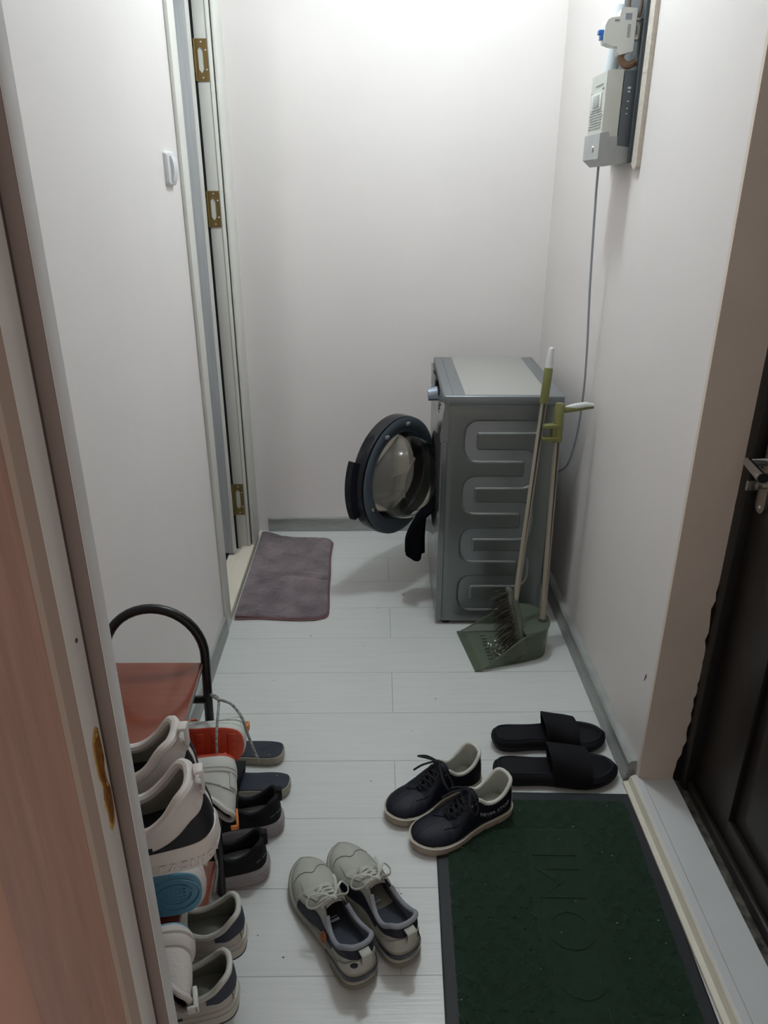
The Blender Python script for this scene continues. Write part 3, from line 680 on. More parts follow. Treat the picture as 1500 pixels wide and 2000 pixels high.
low.loft([[M0 @ Vector((p.x+.004, p.y-.004, zz)) for p in oc] for zz in (.001, .0075)]); low.build('lower_layer', M_rug, rg)
bb = MB(); bb.tube([M0 @ (topr[j][i]+Vector((0, 0, -.001))) for i, j in edge[::2]], .0028, 6, closed=True); bb.tube([M0 @ Vector((p.x+.004, p.y-.004, .0045)) for p in oc], .0035, 6, closed=True); 
bb.build('binding', M_rugb, rg)

# door mat: rubber border, green ribbed carpet with pressed scallops and pressed word
dm = empty('door_mat', (.392, 1.037, 0), math.radians(-1.8)); tag(dm, 'dark green door mat with black rubber border and pressed WELCOME, beside the entrance door threshold', 'door mat')
MWd, MLn = .262, .465
M_rbr = mat('rubber_border', '#23262B', .6, noise=.12, nscale=30)
M_grn = mat('green_carpet', '#12301F', .95, col2='#0E2819', nscale=60, bump=.0006, bscale=700, sheen=.15)
b = MB(); b.loft([[Vector((x*s, y*t, z)) for x, y in ((-1, -1), (1, -1), (1, 1), (-1, 1))] for s, t, z in ((MWd, MLn, .0005), (MWd, MLn, .003), (MWd-.004, MLn-.004, .0045), (MWd-.02, MLn-.02, .0045))]); b.build('rubber_border', M_rbr, dm, angle=20)
rows = []; IW, IL = MWd-.026, MLn-.026; nx, ny = 170, 320; SP = .050
LX0, LX1, = -.052, .100
def scal(x, y):
    # scallops: overlapping discs, rounded side towards -y
    best = 0
    r0 = math.floor(y/(SP*.5))
    for rr_ in range(r0-1, r0+3):
        cy = rr_*SP*.5; offx = (rr_ % 2)*SP*.5; cx = round((x-offx)/SP)*SP+offx
        d = math.hypot(x-cx, (y-cy)*1.0)/(SP*.52)
        if d < 1 :
            val = (d**3)*1.0
            return val, rr_
    return 0, 0
def scal2(x, y):
    k0 = math.floor(y/(SP*.5))
    for k in (k0-1, k0, k0+1, k0+2):          # disc k overlaps the ones above it: first whose disc contains the point
        cy = k*SP*.5+SP*.25; offx = (k % 2)*SP*.5; cx = round((x-offx)/SP)*SP+offx
        d = math.hypot(x-cx, y-cy)/(SP*.53)
        if d <= 1: return d
    return 1
for j in range(ny+1):
    y = -IL+2*IL*j/ny; row = []
    for i in range(nx+1):
        x = -IW+2*IW*i/nx; e = min(IW-abs(x), IL-abs(y))
        inp = LX0 < x < LX1 and y < .345
        border = inp and (x-LX0 < .008 or LX1-x < .008 or .345-y < .008)
        if inp: h = .0085 if not border else .0062
        else: d_ = scal2(x, y); h = .0050+.0060*d_**2 if d_ <= .94 else .0036
        h += mnoise.noise(Vector((x*260, y*260, 0)))*.0006
        row.append(Vector((x, y, .0042+(h-.0042)*smooth(0, .006, e))))
    rows.append(row)
MB().grid(rows).build('carpet', M_grn, dm, angle=180)
def wmesh(c): return c
tm = text_mesh('WELCOME', .150, M_grn, 'pressed_lettering', dm, M=Matrix.Translation((.024, -.040, .0088)) @ Matrix.Rotation(PI/2, 4, 'Z') @ Matrix.Diagonal((.95, 1.0, 1, 1)), extrude=.0018, space=1.06)
# specks of lint
random.seed(21); b = MB()
for k in range(34):
    x = random.uniform(-.23, .23); y = random.uniform(-.4, .43); s = random.uniform(.0006, .0016); a = random.uniform(0, PI)
    dx, dy = math.cos(a)*s*2, math.sin(a)*s*2; b.box((x-s, y-s*.5, .0095), (x+s*random.uniform(.6, 2), y+s*.4, .0105))
o = b.build('lint', mat('lint_pale', '#9A9C8C', .8)); o.location = dm.location; o.rotation_euler = dm.rotation_euler; tag(o, 'pale specks of lint scattered over the green door mat', 'lint', kind='stuff')
b = MB()
for x, y in ((-.272, 1.51), (-.20, 1.05), (-.26, 1.10), (.18, 1.9), (-.05, 2.2), (.21, 2.1), (-.02, 1.55), (.1, 1.75), (-.24, 2.26), (-.34, 2.0), (.05, 1.2), (.0, 2.45), (.10, 2.55)):
    s = random.uniform(.0008, .0022); b.box((x-s, y-s*.6, .0002), (x+s*1.4, y+s*.6, .001))
o = b.build('floor_crumbs', mat('crumb_dark', '#4A4640', .8)); tag(o, 'few dark crumbs scattered over the pale laminate floor', 'crumbs', kind='stuff')

# ------------------------------------------------------------------ shoes
OUT = [(0, 0), (.012, .17), (.05, .29), (.12, .345), (.22, .36), (.36, .36), (.5, .41), (.62, .48), (.73, .50), (.83, .455), (.92, .33), (.975, .17), (1, 0)]
INN = [(0, 0), (.012, .17), (.05, .28), (.12, .335), (.22, .34), (.36, .31), (.5, .33), (.62, .41), (.73, .47), (.83, .455), (.92, .36), (.975, .20), (1, 0)]
def half(tab):
    P = catmull([(x, y, 0) for x, y in tab], 12); d = [0]
    for a, b_ in zip(P, P[1:]): d.append(d[-1]+(b_-a).length)
    return P, [x/d[-1] for x in d]
HO, HI = half(OUT), half(INN)
def hpos(H, s):
    P, d = H
    if s <= 0: return P[0]
    if s >= 1: return P[-1]
    lo, hi = 0, len(d)-1
    while hi-lo > 1:
        m = (lo+hi)//2
        if d[m] <= s: lo = m
        else: hi = m
    t = (s-d[lo])/(d[hi]-d[lo]); return P[lo].lerp(P[hi], t)
HT = [(0, .100), (.05, .096), (.13, .078), (.24, .066), (.33, .069), (.41, .083), (.48, .084), (.6, .070), (.70, .057)]
class Shoe:
    def __init__(s, name, foot=1, L=.31, W=.106, hs=1.0, sole=((0, .034), (.4, .028), (1, .020)), spring=.014, ht=None, fac=1.0, hl=.02):
        s.root = empty(name, (0, 0, 0)); s.ft = foot; s.L = L; s.W = W; s.hs = hs; s.sole = sole; s.spring = spring; s.ht = ht or HT; s.fac = fac; s.hl = hl
    def zb(s, x): t = max(0, (x/s.L-.68)/.32); h = max(0, (.10-x/s.L)/.10); return s.spring*t*t+.004*h*h
    def zt(s, x): return sm(s.sole, x/s.L)+s.zb(x)
    def bp(s, u):                       # signed arc position: >0 outer side, <0 inner side
        p = hpos(HO if u > 0 else HI, abs(u)); sg = (1 if u > 0 else -1)*s.ft
        return Vector((p.x*s.L, p.y*s.W*sg, 0))
    def bn(s, u):
        e = .004; a, b_ = (s.bp(u-e), s.bp(u+e)) if e < abs(u) < 1-e else ((s.bp(-e), s.bp(e)) if abs(u) <= e else (s.bp(1-e), s.bp(-(1-e))))
        t = (b_-a).normalized(); n = Vector((t.y, -t.x, 0))
        c = Vector((s.L*.5, 0, 0)); p = s.bp(u)
        if abs(u) < .01: n = Vector((-1, 0, 0))
        elif abs(u) > .99: n = Vector((1, 0, 0))
        elif n.y*p.y < 0: n = -n
        return n
    def S(s, u, v, off=0):
        if off:
            e = .004; v0 = min(max(v, e), 1-2*e); u0 = min(max(abs(u), .01), .985)*(1 if u >= 0 else -1)
            a = s.S(u0+e, v0)-s.S(u0-e, v0); b_ = s.S(u0, v0+e)-s.S(u0, v0-e); n = a.cross(b_)
            if n.length < 1e-12: n = Vector((0, 0, 1))
            n.normalize(); p = s.S(u, v); c = Vector((min(max(p.x, s.L*.15), s.L*.8), 0, .03))
            if n.dot(p-c) < 0: n = -n
            if abs(u) < .01: n.y = 0; n.normalize()
            return p+n*off
        B = s.bp(u); xs = B.x/s.L; B = Vector((B.x*.975+.0035, B.y*.95, 0)); z0 = s.zt(B.x)-.004
        f = sm([(0, .86), (.08, .84), (.2, .80), (.33, .70), (.43, .52), (.55, .42), (.66, .30), (.72, .0)], xs) if xs < .72 else 0
        tx = min(s.hl*s.L+B.x*(.655-s.hl)/.70, .655*s.L); T = Vector((tx, B.y*f*(s.fac if xs < .5 else 1), 0)); z1 = sm(s.ht, min(xs, .70))*s.hs
        b_ = smooth(.30, .74, xs)
        h0 = .5*v*v+.5*v-.22*math.sin(PI*v)*(1 if xs > .05 else 1); g0 = v
        h1 = 1-math.cos(v*PI/2); g1 = math.sin(v*PI/2)**.92
        h = h0+(h1-h0)*b_; g = g0+(g1-g0)*b_
        p = B.lerp(T, h); p.z = z0+(z1-z0)*g; return p
    def upper(s, m, name='upper'):
        us = [k/96 for k in range(97)]; ring = us+[-x for x in us[::-1]]; V = [k/20 for k in range(21)]
        rows = [[s.S(u if abs(u) > 1e-6 else 0, v) for u in ring] for v in V]
        return MB().grid(rows, 0, True).build(name, m, s.root, angle=75)
    def patch(s, name, u0, u1, lo, hi, m, off=.0014, n=40, k=14, parent=None):
        fl = lo if callable(lo) else (lambda u: lo); fh = hi if callable(hi) else (lambda u: hi)
        rows = []; 
        for i in range(n+1):
            u = u0+(u1-u0)*i/n; rows.append([s.S(u, fl(u)+(fh(u)-fl(u))*j/k, off) for j in range(k+1)])
        b = MB().grid(rows); r2 = [[s.S(u0+(u1-u0)*i/n, fl(u0+(u1-u0)*i/n)+(fh(u0+(u1-u0)*i/n)-fl(u0+(u1-u0)*i/n))*j/k, -.0008) for j in range(k+1)] for i in range(n+1)]
        ed = [(0, j) for j in range(k)]+[(i, k) for i in range(n)]+[(n, j) for j in range(k, 0, -1)]+[(i, 0) for i in range(n, 0, -1)]
        b.grid([[rows[i][j], r2[i][j]] for i, j in ed+[ed[0]]])
        return b.build(name, m, parent or s.root, angle=50)
    def seam(s, name, pts, m, r=.0009):  # pts [(u,v)]
        P = [s.S(p.x, p.y, .0008) for p in catmull([(a, b_, 0) for a, b_ in pts], 6)]
        return MB().tube(P, r, 5).build(name, m, s.root)
    def lining(s, m, off=.0045, umax=.66):
        us = [umax*k/50 for k in range(51)]; ring = [-x for x in us[::-1]]+us[1:]; rows = []
        for j in range(12):
            v = j/11; row = []
            for u in ring:
                p = s.S(u, v, -off*(1 if v < .99 else .6)); row.append(p)
            rows.append(row)
        return MB().grid(rows).build('lining', m, s.root, angle=75)
    def collar(s, m, r=.0045, umax=.40, dz=0, name='collar'):
        us = [umax*k/36 for k in range(37)]; P = [s.S(-u, 1)+Vector((0, 0, dz)) for u in us[::-1]]+[s.S(u, 1)+Vector((0, 0, dz)) for u in us[1:]]
        if P: P = [p.lerp(Vector((s.L*.25, 0, p.z)), .02) for p in P]
        return MB().tube(P, r, 9).build(name, m, s.root)
    def insole(s, m):
        r = []
        for z, k in ((-.004, .90), (.0050, .885), (.0042, .6), (.004, .3)):
            ring = []
            for i in range(80):
                u = 1-i/40 if i < 80 else 0
                p = s.bp(u if abs(u) > 1e-6 else 1e-6); q = Vector((s.L*.48, 0, 0)); p = q+(p-q)*k; p.z = s.zt(p.x)+z; ring.append(p)
            r.append(ring)
        return MB().loft(r).build('insole', m, s.root, angle=60)
    def ring(s, inset, zf, N=120):
        out = []
        for i in range(N):
            u = 1-2*i/N
            if abs(u) < 1e-6: u = 1e-6
            B = s.bp(u); q = Vector((min(max(B.x, s.L*.24), s.L*.78), 0, 0)); p = (B-s.bn(u)*inset) if inset < .006 else B+(q-B).normalized()*inset; z0 = s.zb(B.x); z1 = s.zt(B.x); p.z = z0+(z1-z0)*zf; out.append(p)
        return out
    def soles(s, m, prof, mo=None, name='midsole', th=.12, lugs=None):
        o = MB().loft([s.ring(a, b_) for a, b_ in prof]).build(name, m, s.root, angle=28)
        if mo:
            q = MB(); r0 = s.ring(prof[0][0]+.001, 0); r1 = s.ring(prof[0][0], th)
            def sh(r, dz): return [p+Vector((0, 0, dz)) for p in r]
            a = prof[1][0]-.0010
            q.loft([sh(s.ring(a+.004, 0), -.0012), sh(s.ring(a, 0), .0005), s.ring(a, th), s.ring(a+.003, th+.02)])
            oo = q.build('outsole', mo, s.root, angle=28)
            if lugs: lugs(s, oo, mo)
        return o
    def tongue(s, m, top=.100, x0=.66, x1=.36, w0=.030, w1=.052, ml=None, back=0):
        rings = []; n = 14
        for i in range(n+1):
            t = i/n; x = s.L*(x0+(x1-x0)*t); z = sm(s.ht, x/s.L)*s.hs-.006+(top-(sm(s.ht, x1)*s.hs))*smooth(.35, 1, t) ; x -= back*smooth(.5, 1, t)
            w = w0+(w1-w0)*t; w *= (1 if t < .93 else .86)
            r1 = [Vector((x, w*.5*k/6, z-.010*(k/6)**2)) for k in range(-6, 7)]
            r2 = [p+Vector((-.003, 0, -.006)) for p in r1[::-1]]
            rings.append(r1+r2)
        return MB().loft(rings).build('tongue', m, s.root, angle=60)
    def eyelets(s, n=6, a=.45, b_=.655, v=.93):
        L_, R_ = [], []
        for i in range(n):
            xs = a+(b_-a)*i/(n-1)
            # find u with that x on each side
            for sg, lst in ((1, L_), (-1, R_)):
                lo, hi = 0, 1
                for _ in range(24):
                    mid = (lo+hi)/2
                    if s.bp(sg*mid).x/s.L < xs: lo = mid
                    else: hi = mid
                lst.append(s.S(sg*lo, v, .0025))
        return L_, R_
    def laces(s, m, n=6, r=.0023, bow=1, v=.93, straight=False, ends=None, flat=.6, lb=.655):
        L_, R_ = s.eyelets(n, b_=lb, v=v); b = MB()
        def arc(p, q, h=.007):
            mid = (p+q)/2+Vector((0, 0, h)); b.tube(catmull([p-Vector((0, 0, .002)), p.lerp(mid, .5)+Vector((0, 0, h*.3)), mid, q.lerp(mid, .5)+Vector((0, 0, h*.3)), q-Vector((0, 0, .002))], 4), r, 7, flat=flat)
        for i in range(n):
            if straight or i == n-1: arc(L_[i], R_[i])
            if not straight and i < n-1: arc(L_[i], R_[i+1]); arc(R_[i], L_[i+1], .009)
        k = (L_[0]+R_[0])/2+Vector((0, 0, .011)); arc(L_[0], k, .003); arc(R_[0], k, .003)
        if bow:
            b.tube(catmull([k+Vector((-.004, -.005, 0)), k+Vector((0, 0, .004)), k+Vector((.004, .005, 0))], 3), r*1.5, 7)
            for sg, ln in ((1, bow), (-1, bow*.85)):
                b.tube(catmull([k, k+Vector((.012, sg*.016, .010)), k+Vector((.028, sg*.040*ln, .000)), k+Vector((.020, sg*.052*ln, -.014)), k+Vector((.004, sg*.040*ln, -.010)), k+Vector((0, sg*.014, .002)), k], 6), r, 7, flat=flat)
                b.tube(catmull([k, k+Vector((.008, -sg*.010, .007)), k+Vector((.028+.01*sg, -sg*.024, -.001)), k+Vector((.050+.012*sg, -sg*.030, -.012))], 6), r, 7, flat=flat)
        if ends: 
            for e in ends: b.tube(catmull([k]+[Vector(p) for p in e], 6), r, 7)
        return b.build('laces', m, s.root, angle=60)
    def place(s, heel, yaw, roll=0, pitch=0, extra=None):
        s.root.matrix_world = Matrix.Translation(heel) @ Matrix.Rotation(math.radians(yaw), 4, 'Z') @ Matrix.Rotation(math.radians(roll), 4, 'X') @ Matrix.Rotation(math.radians(pitch), 4, 'Y')
P_FLAT = [(.007, 0), (.002, .06), (.0, .25), (-.001, .6), (-.0006, .74), (.0012, .78), (-.0010, .82), (0, .96), (.004, 1.0)]
P_CHUNK = [(.010, 0), (.003, .05), (-.002, .22), (-.004, .42), (-.001, .50), (-.0035, .56), (-.003, .80), (.0, .97), (.005, 1.0)]
P_LUMP = [(.010, 0), (.002, .06), (-.003, .20), (.001, .34), (-.004, .50), (.000, .64), (-.003, .80), (.001, 1.0), (.006, 1.0)]

# grey-white runners with navy panels, standing together in the middle of the floor
M_ru = mat('runner_offwhite', '#B5B6AC', .6, noise=.12, nscale=18, bump=.0006, bscale=60)
M_rs = mat('runner_sole', '#A3A196', .55, noise=.22, nscale=24)
M_rn = mat('runner_navy', '#1B1F30', .6)
M_rl = mat('runner_lining', '#8A8D94', .85, bump=.0008, bscale=200)
M_ri = mat('runner_insole', '#3E434C', .85)
M_lw = mat('lace_white', '#C2C3BA', .75, bump=.0006, bscale=500)
M_air = mat('heel_air_navy', '#2C3244', .15, 0, coat=.6, noise=.3, nscale=30)
def runner(foot, label):
    s = Shoe('sneaker', foot, L=.322, W=.112, hs=1.12, fac=1.14, sole=((0, .046), (.2, .044), (.45, .032), (.7, .024), (1, .022)), spring=.018)
    tag(s.root, label, 'sneaker', 'grey-white runners in the middle of the floor')
    s.soles(M_rs, P_CHUNK, M_rs)
    def wrap(z0, z1, u0, off, m, nm):
        rows = []
        for i in range(41):
            u = -u0+2*u0*i/40; B = s.bp(u if abs(u) > 1e-6 else 1e-6); n = s.bn(u); e = 1-smooth(.7, 1, abs(u)/u0)*.6; a, c = s.zb(B.x), s.zt(B.x)
            mid = (z0+z1)/2; rows.append([B+n*(off)+Vector((0, 0, a+(c-a)*(mid+(z-mid)*e))) for z in (z0, (z0+z1)/2, z1)])
            rows[-1][1] += n*.0015
        return MB().grid(rows).build(nm, m, s.root, angle=50)
    wrap(.60, .88, .34, .0042, M_air, 'heel_cushion'); wrap(.10, .34, .30, .0040, mat('sole_clear_band', '#7D776A', .3), 'heel_clear_band')
    s.upper(M_ru); s.lining(M_rl, .005); s.insole(M_ri)
    # navy: side sweep from mid foot to heel, below the collar
    s.patch('side_panel', .30, .60, lambda u: .02+.34*smooth(.52, .30, u), lambda u: .62-.30*smooth(.42, .60, u)+.16*smooth(.42, .30, u), M_rn, n=30)
    s.patch('side_panel', -.30, -.60, lambda u: .02+.34*smooth(.52, .30, -u), lambda u: .62-.30*smooth(.42, .60, -u)+.16*smooth(.42, .30, -u), M_rn, n=30)
    s.patch('heel_collar_panel', -.32, .32, lambda u: .58-.02*math.cos(u*12)+.02, lambda u: .97, M_rn, n=50)
    s.patch('heel_counter', -.24, .24, lambda u: .02, lambda u: .56-.25*smooth(.12, .24, abs(u)), M_ru, off=.0032, n=40)
    s.patch('heel_oval', .075, .145, lambda u: .42-.10*math.sqrt(max(0, 1-((u-.11)/.036)**2)), lambda u: .42+.10*math.sqrt(max(0, 1-((u-.11)/.036)**2)), M_rn, off=.0042, n=16, k=4)
    s.collar(M_rl, .0055, .40)
    b = MB(); p = s.S(0, .92, .0); q = s.S(0, .52, 0)
    b.box((-.010, -.011, p.z-.022), (.003, .011, p.z-.018), bev=.001); b.box((-.010, -.011, p.z-.002), (.006, .011, p.z+.002), bev=.001); b.box((-.011, -.011, p.z-.022), (-.0075, .011, p.z+.002), bev=.001); b.box((-.008, -.0105, q.z), (.002, .0105, p.z-.018), bev=.002)
    b.build('heel_tab', M_ru, s.root)
    s.patch('eyestay', .50, .70, lambda u: .80-.25*smooth(.50, .62, u), lambda u: .975, M_ru, off=.0022, n=24)
    s.patch('eyestay', -.50, -.70, lambda u: .80-.25*smooth(.50, .62, -u), lambda u: .975, M_ru, off=.0022, n=24)
    s.tongue(M_ru, top=.106, x1=.43, w0=.034, w1=.050)
    s.seam('toe_seam', [(.70, .30), (.80, .55), (.93, .72), (.999, .74)], mat('seam_grey', '#7C7D74', .7)); s.seam('toe_seam', [(-.70, .30), (-.80, .55), (-.93, .72), (-.999, .74)], mat('seam_grey', '#7C7D74', .7))
    s.laces(M_lw, 5, .0028, 1.0)
    # orange round badge on the outer quarter, small dark mark on the insole
    c = s.S(.36, .42, .0045); n = Vector((0, foot, .35)).normalized(); Q = n.to_track_quat('Z', 'Y').to_matrix().to_4x4()
    b = MB(); b.lathe([(0, .002), (.0065, .0022), (.0075, .001), (.009, .0025), (.0105, .0022), (.011, 0)], 22, M=Matrix.Translation(c) @ Q); b.build('round_badge', mat('badge_orange', '#A8623A', .5), s.root)
    b = MB(); z = s.zt(.08)+.003; b.box((.130, -.008, z), (.136, .012, z+.0006)); b.box((.140, -.006, z), (.142, .010, z+.0006)); b.build('insole_print', mat('insole_print', '#B8C4CE', .6), s.root)
    return s
a = runner(1, 'grey-white runner with navy side panels and orange badge, left shoe of its pair'); a.place((-.028, .985, 0), 118.5)
a = runner(-1, 'grey-white runner with navy side panels, right and farther shoe of its pair'); a.place((.062, 1.030, 0), 119.5)

# navy sneakers with cream soles beside the mat
M_nu = mat('navy_leather', '#121624', .55, spec=.35, noise=.2, nscale=30, bump=.0006, bscale=70)
M_ns = mat('cream_sole', '#B3A695', .6, noise=.2, nscale=22)
M_nw = mat('white_leather', '#CFCFC6', .5, noise=.05, nscale=20)
M_nl = mat('white_lining', '#BFC2B8', .8, noise=.08, nscale=16, bump=.002, bscale=40)
M_lb = mat('lace_black', '#0E0F15', .8, bump=.0005, bscale=500)
M_si = mat('eyelet_silver', '#C8C8C8', .25, .8)
def navy(foot, label, twist):
    s = Shoe('sneaker', foot, L=.288, W=.114, hs=1.14, ht=[(0, .100), (.05, .096), (.13, .078), (.24, .066), (.33, .069), (.41, .083), (.48, .082), (.6, .062), (.70, .047)], fac=1.06, sole=((0, .031), (.5, .028), (1, .026)), spring=.006)
    tag(s.root, label, 'sneaker', 'navy leather sneakers beside the door mat')
    s.soles(M_ns, P_FLAT, M_ns)
    MB().loft([s.ring(-.0016, .86), s.ring(-.0020, .90), s.ring(.002, .98), s.ring(.006, .97)]).build('foxing_stripe', M_nw, s.root, angle=40)
    s.upper(M_nu); s.lining(M_nl, .006); s.insole(M_nl)
    s.collar(M_nw, .0050, .42); 
    s.patch('heel_patch', -.15, .15, lambda u: .02, lambda u: .95-.2*smooth(.05, .15, abs(u)), M_nw, n=30)
    s.patch('heel_patch_tab', -.07, .07, lambda u: .72, lambda u: 1.0, M_nw, off=.003, n=16)
    s.patch('toe_cap', .74, .999, lambda u: .03, lambda u: .78, M_nu, off=.0012, n=24); s.patch('toe_cap', -.74, -.999, lambda u: .03, lambda u: .78, M_nu, off=.0012, n=24)
    for sg in (1, -1):
        s.patch('eyestay', sg*.46, sg*.70, lambda u: .66, lambda u: .985, M_nu, off=.0022, n=24)
    s.tongue(M_nu, top=.112, w0=.030, w1=.054, back=-.008)
    L_, R_ = s.eyelets(6, v=.90)
    for p in (L_[0], L_[1], R_[0], R_[1]): MB().lathe([(0, .001), (.0012, .001), (.0028, .0012), (.003, 0)], 10, M=Matrix.Translation(p+Vector((0, math.copysign(.001, p.y), 0))) @ Vector((0, math.copysign(1, p.y), .8)).to_track_quat('Z', 'Y').to_matrix().to_4x4()).build('eyelet', M_si, s.root)
    s.laces(M_lb, 6, .0034, 1.05+twist, lb=.695)
    # lettering on the outer quarter, following the leather
    for txt, v0, sz, col in (('NEVER STOP', .50, .0140, '#B9BDC6'), ('', .36, .0105, '#6B7080')):
        def wp(co, v0=v0):
            u = .26-(co.x*(1 if foot < 0 else 1))*(-1 if foot < 0 else 1)*0 - 0
            uu = .315-co.x*2.5; vv = v0+co.y*15
            p = s.S(max(.02, min(.6, uu)), max(.02, min(.98, vv)), .0016+co.z*.5); return p
        if txt: text_mesh(txt, sz, mat('print_'+col, col, .5), 'lettering', s.root, warp=wp, extrude=.0004)
        else: tiny_marks('small_print', .045, .0060, mat('print_'+col, col, .5), s.root, wp, 9)
    return s
a = navy(+1, 'navy leather sneaker with NEVER STOP lettering, nearer of its pair, on the door mat edge', 0); a.place((.334, 1.458, 0), 180+28)
a = navy(-1, 'navy leather sneaker with loose black laces and cream sole, farther of its pair', .5); a.place((.268, 1.556, 0), 180+30)

# slides
def slide(name, label, group, foot, L, W, H, ms, mt, mp, strap=True, sx=(.47, .74), sh=(.078, .062), edge=None, flare=0):
    s = Shoe(name, foot, L=L, W=W, sole=((0, H), (.4, H*.95), (.8, H*.80), (1, H*.80)), spring=.006)
    tag(s.root, label, 'slipper', group)
    k = .0
    s.soles(ms, [(.010, 0), (.003, .10), (0, .30), (.0, .80), (.0015, .93), (.005, 1.0)] if edge else [(.014, 0), (.005, .08), (.0, .28), (-.003, .52), (-.001, .76), (.004, .92), (.0095, 1.0)], None, name='sole')
    def inner(i, dz):
        out = []
        for p in s.ring(i, 1): q = p.copy(); q.z += dz; out.append(q)
        return out
    if edge: MB().loft([inner(.0035, -.002), inner(.0035, .0015), inner(.006, .0018), inner(.02, .0010), inner(.035, .0008)]).build('footbed', mt, s.root, angle=50)
    else: MB().loft([inner(.006, -.004), inner(.0085, .0015), inner(.012, .0030), inner(.0155, .0012), inner(.021, -.0065), inner(.030, -.0085), inner(.038, -.0080)]).build('footbed', mt, s.root, angle=60)
    if strap:
        rings = []; n = 26
        for i in range(n+1):
            th_ = PI*i/n; c = math.cos(th_); sn = math.sin(th_)
            ring = []
            def pt(xs, hh, w, ins): 
                y = math.copysign(abs(c)**.75, c)*(w/2-ins); z = .012+(hh-.012-ins)*max(0, sn)**.80; return Vector((xs*L, y*foot*-1 if False else y, z))
            for ins in (0, .0075):
                r = []
                for t in [j/8 for j in range(9)]:
                    xs = sx[0]+(sx[1]-sx[0])*t; a_ = (.045*(1-sn)) ; xs = xs+(a_ if t < .5 else -a_*.5)*(1-abs(2*t-1) if False else 1)*abs(2*t-1)
                    hh = sh[0]+(sh[1]-sh[0])*t; B = interp([(0, .72), (.3, .75), (.5, .86), (.65, 1.0), (.8, .97), (1, .8)], xs)*W+.006
                    r.append(pt(xs, hh+.004*flare*(1-t), B, ins))
                ring += r if ins == 0 else r[::-1]
            rings.append(ring)
        MB().loft(rings).build('strap', mp, s.root, angle=50)
    return s
M_bs = mat('black_eva', '#090A10', .6, spec=.3, bump=.0003, bscale=300); M_bs2 = mat('black_eva_strap', '#101115', .75, spec=.3, bump=.0004, bscale=400)
M_bn = mat('eva_footbed', '#0C0E1A', .6, spec=.3, bump=.0003, bscale=300)
a = slide('slide_sandal', 'chunky black rubber slide, the farther of the two by the right wall', 'black rubber slides by the right wall', +1, .325, .118, .042, M_bs, M_bn, M_bs2, sh=(.100, .070), sx=(.43, .74)); a.place((.326, 1.690, 0), 2)
a = slide('slide_sandal', 'chunky black rubber slide, nearer of its pair, just beyond the door mat', 'black rubber slides by the right wall', -1, .335, .120, .042, M_bs, M_bn, M_bs2, sh=(.104, .074), sx=(.42, .76)); a.place((.312, 1.562, 0), 0.5)
M_cs = mat('slipper_side', '#A7A192', .6, noise=.15, nscale=25); M_nv = mat('slipper_navy', '#252B38', .6, noise=.08, nscale=12)
a = slide('slipper', 'navy slipper with cream sides behind the shoe rack, farther of its pair', 'navy slippers with cream sides', -1.0, .285, .104, .030, M_cs, M_nv, M_lb, edge=1, sx=(.42, .72), sh=(.080, .066)); a.place((-.262, 1.640, 0), 178)
a = slide('slipper', 'navy slipper with cream sides behind the shoe rack, nearer of its pair', 'navy slippers with cream sides', 1.0, .285, .104, .030, M_cs, M_nv, M_lb, edge=1, sx=(.42, .72), sh=(.080, .066)); a.place((-.232, 1.518, 0), 177)

# black trainers behind the rack leg
M_kb = mat('black_knit', '#0C0E15', .8, bump=.0006, bscale=250); M_ks = mat('trainer_sole', '#A49EA0', .5, noise=.1, nscale=16)
def trainer(foot, label):
    s = Shoe('trainer', foot, L=.30, W=.106, hs=1.10, sole=((0, .044), (.2, .040), (.5, .032), (1, .024)), spring=.016)
    tag(s.root, label, 'sneaker', 'black knit trainers under the shoe rack')
    s.soles(M_ks, P_LUMP, M_ks); s.upper(M_kb); s.lining(M_kb, .006); s.insole(mat('insole_pale', '#A7ABA6', .7)); s.collar(M_kb, .0060, .42)
    b = MB(); p = s.S(0, 1); b.box((p.x-.010, -.008, p.z-.022), (p.x+.004, .008, p.z+.014), bev=.003); b.build('heel_tab', M_kb, s.root)
    s.tongue(M_kb, top=.115, w0=.03, w1=.055); s.laces(M_lb, 5, .0024, 0)
    def wp(co):
        return s.S((.15-co.x*2.6)*(1 if foot > 0 else -1), .46+co.y*13, .0015+co.z*.5)
    tiny_marks('small_print', .046, .0058, mat('print_faint', '#9AA0AA', .5), s.root, wp)
    return s
a = trainer(-1.0, 'black knit trainer with pale lumpy sole, farther of its pair behind the rack leg'); a.place((-.238, 1.400, 0), 180+8)
a = trainer(1.0, 'black knit trainer with pale lumpy sole, nearer of its pair behind the rack leg'); a.place((-.256, 1.268, 0), 180+10)

# ------------------------------------------------------------------ shoe rack
M_tube = mat('rack_black_tube', '#0E0F13', .34); M_board = mat('rack_board_cherry', '#7E3E2A', .22, noise=.18, nscale=4, stretch=(2, 14, 2), coat=.25)
M_bedge = mat('board_edge_grey', '#6F6A66', .4)
RK = empty('shoe_rack', (-.449, 1.200, 0), 0, rot=(0, math.radians(2.0), math.radians(2.5)))
tag(RK, 'small shoe rack with arched black tube ends and three cherry-brown boards, against the left wall', 'shoe rack')
def hoop(y):
    pts = [(.0935, y, .002), (.0935, y, .2), (.0935, y, .4)]+[(.0935, y, .60)]+[(.0935*math.cos(a), y, .648+.103*math.sin(a)) for a in [PI*k/20 for k in range(21)]]+[(-.0935, y, .60), (-.0935, y, .4), (-.0935, y, .002)]
    return MB().tube(pts, .0095, 12, flat=.95).build('end_frame', M_tube, RK)
hoop(0); hoop(-.56)
for y in (-.002, -.558):
    for z in (.545, .335, .095): MB().tube([(-.0935, y, z), (.0935, y, z)], .008, 10).build('cross_bar', M_tube, RK)
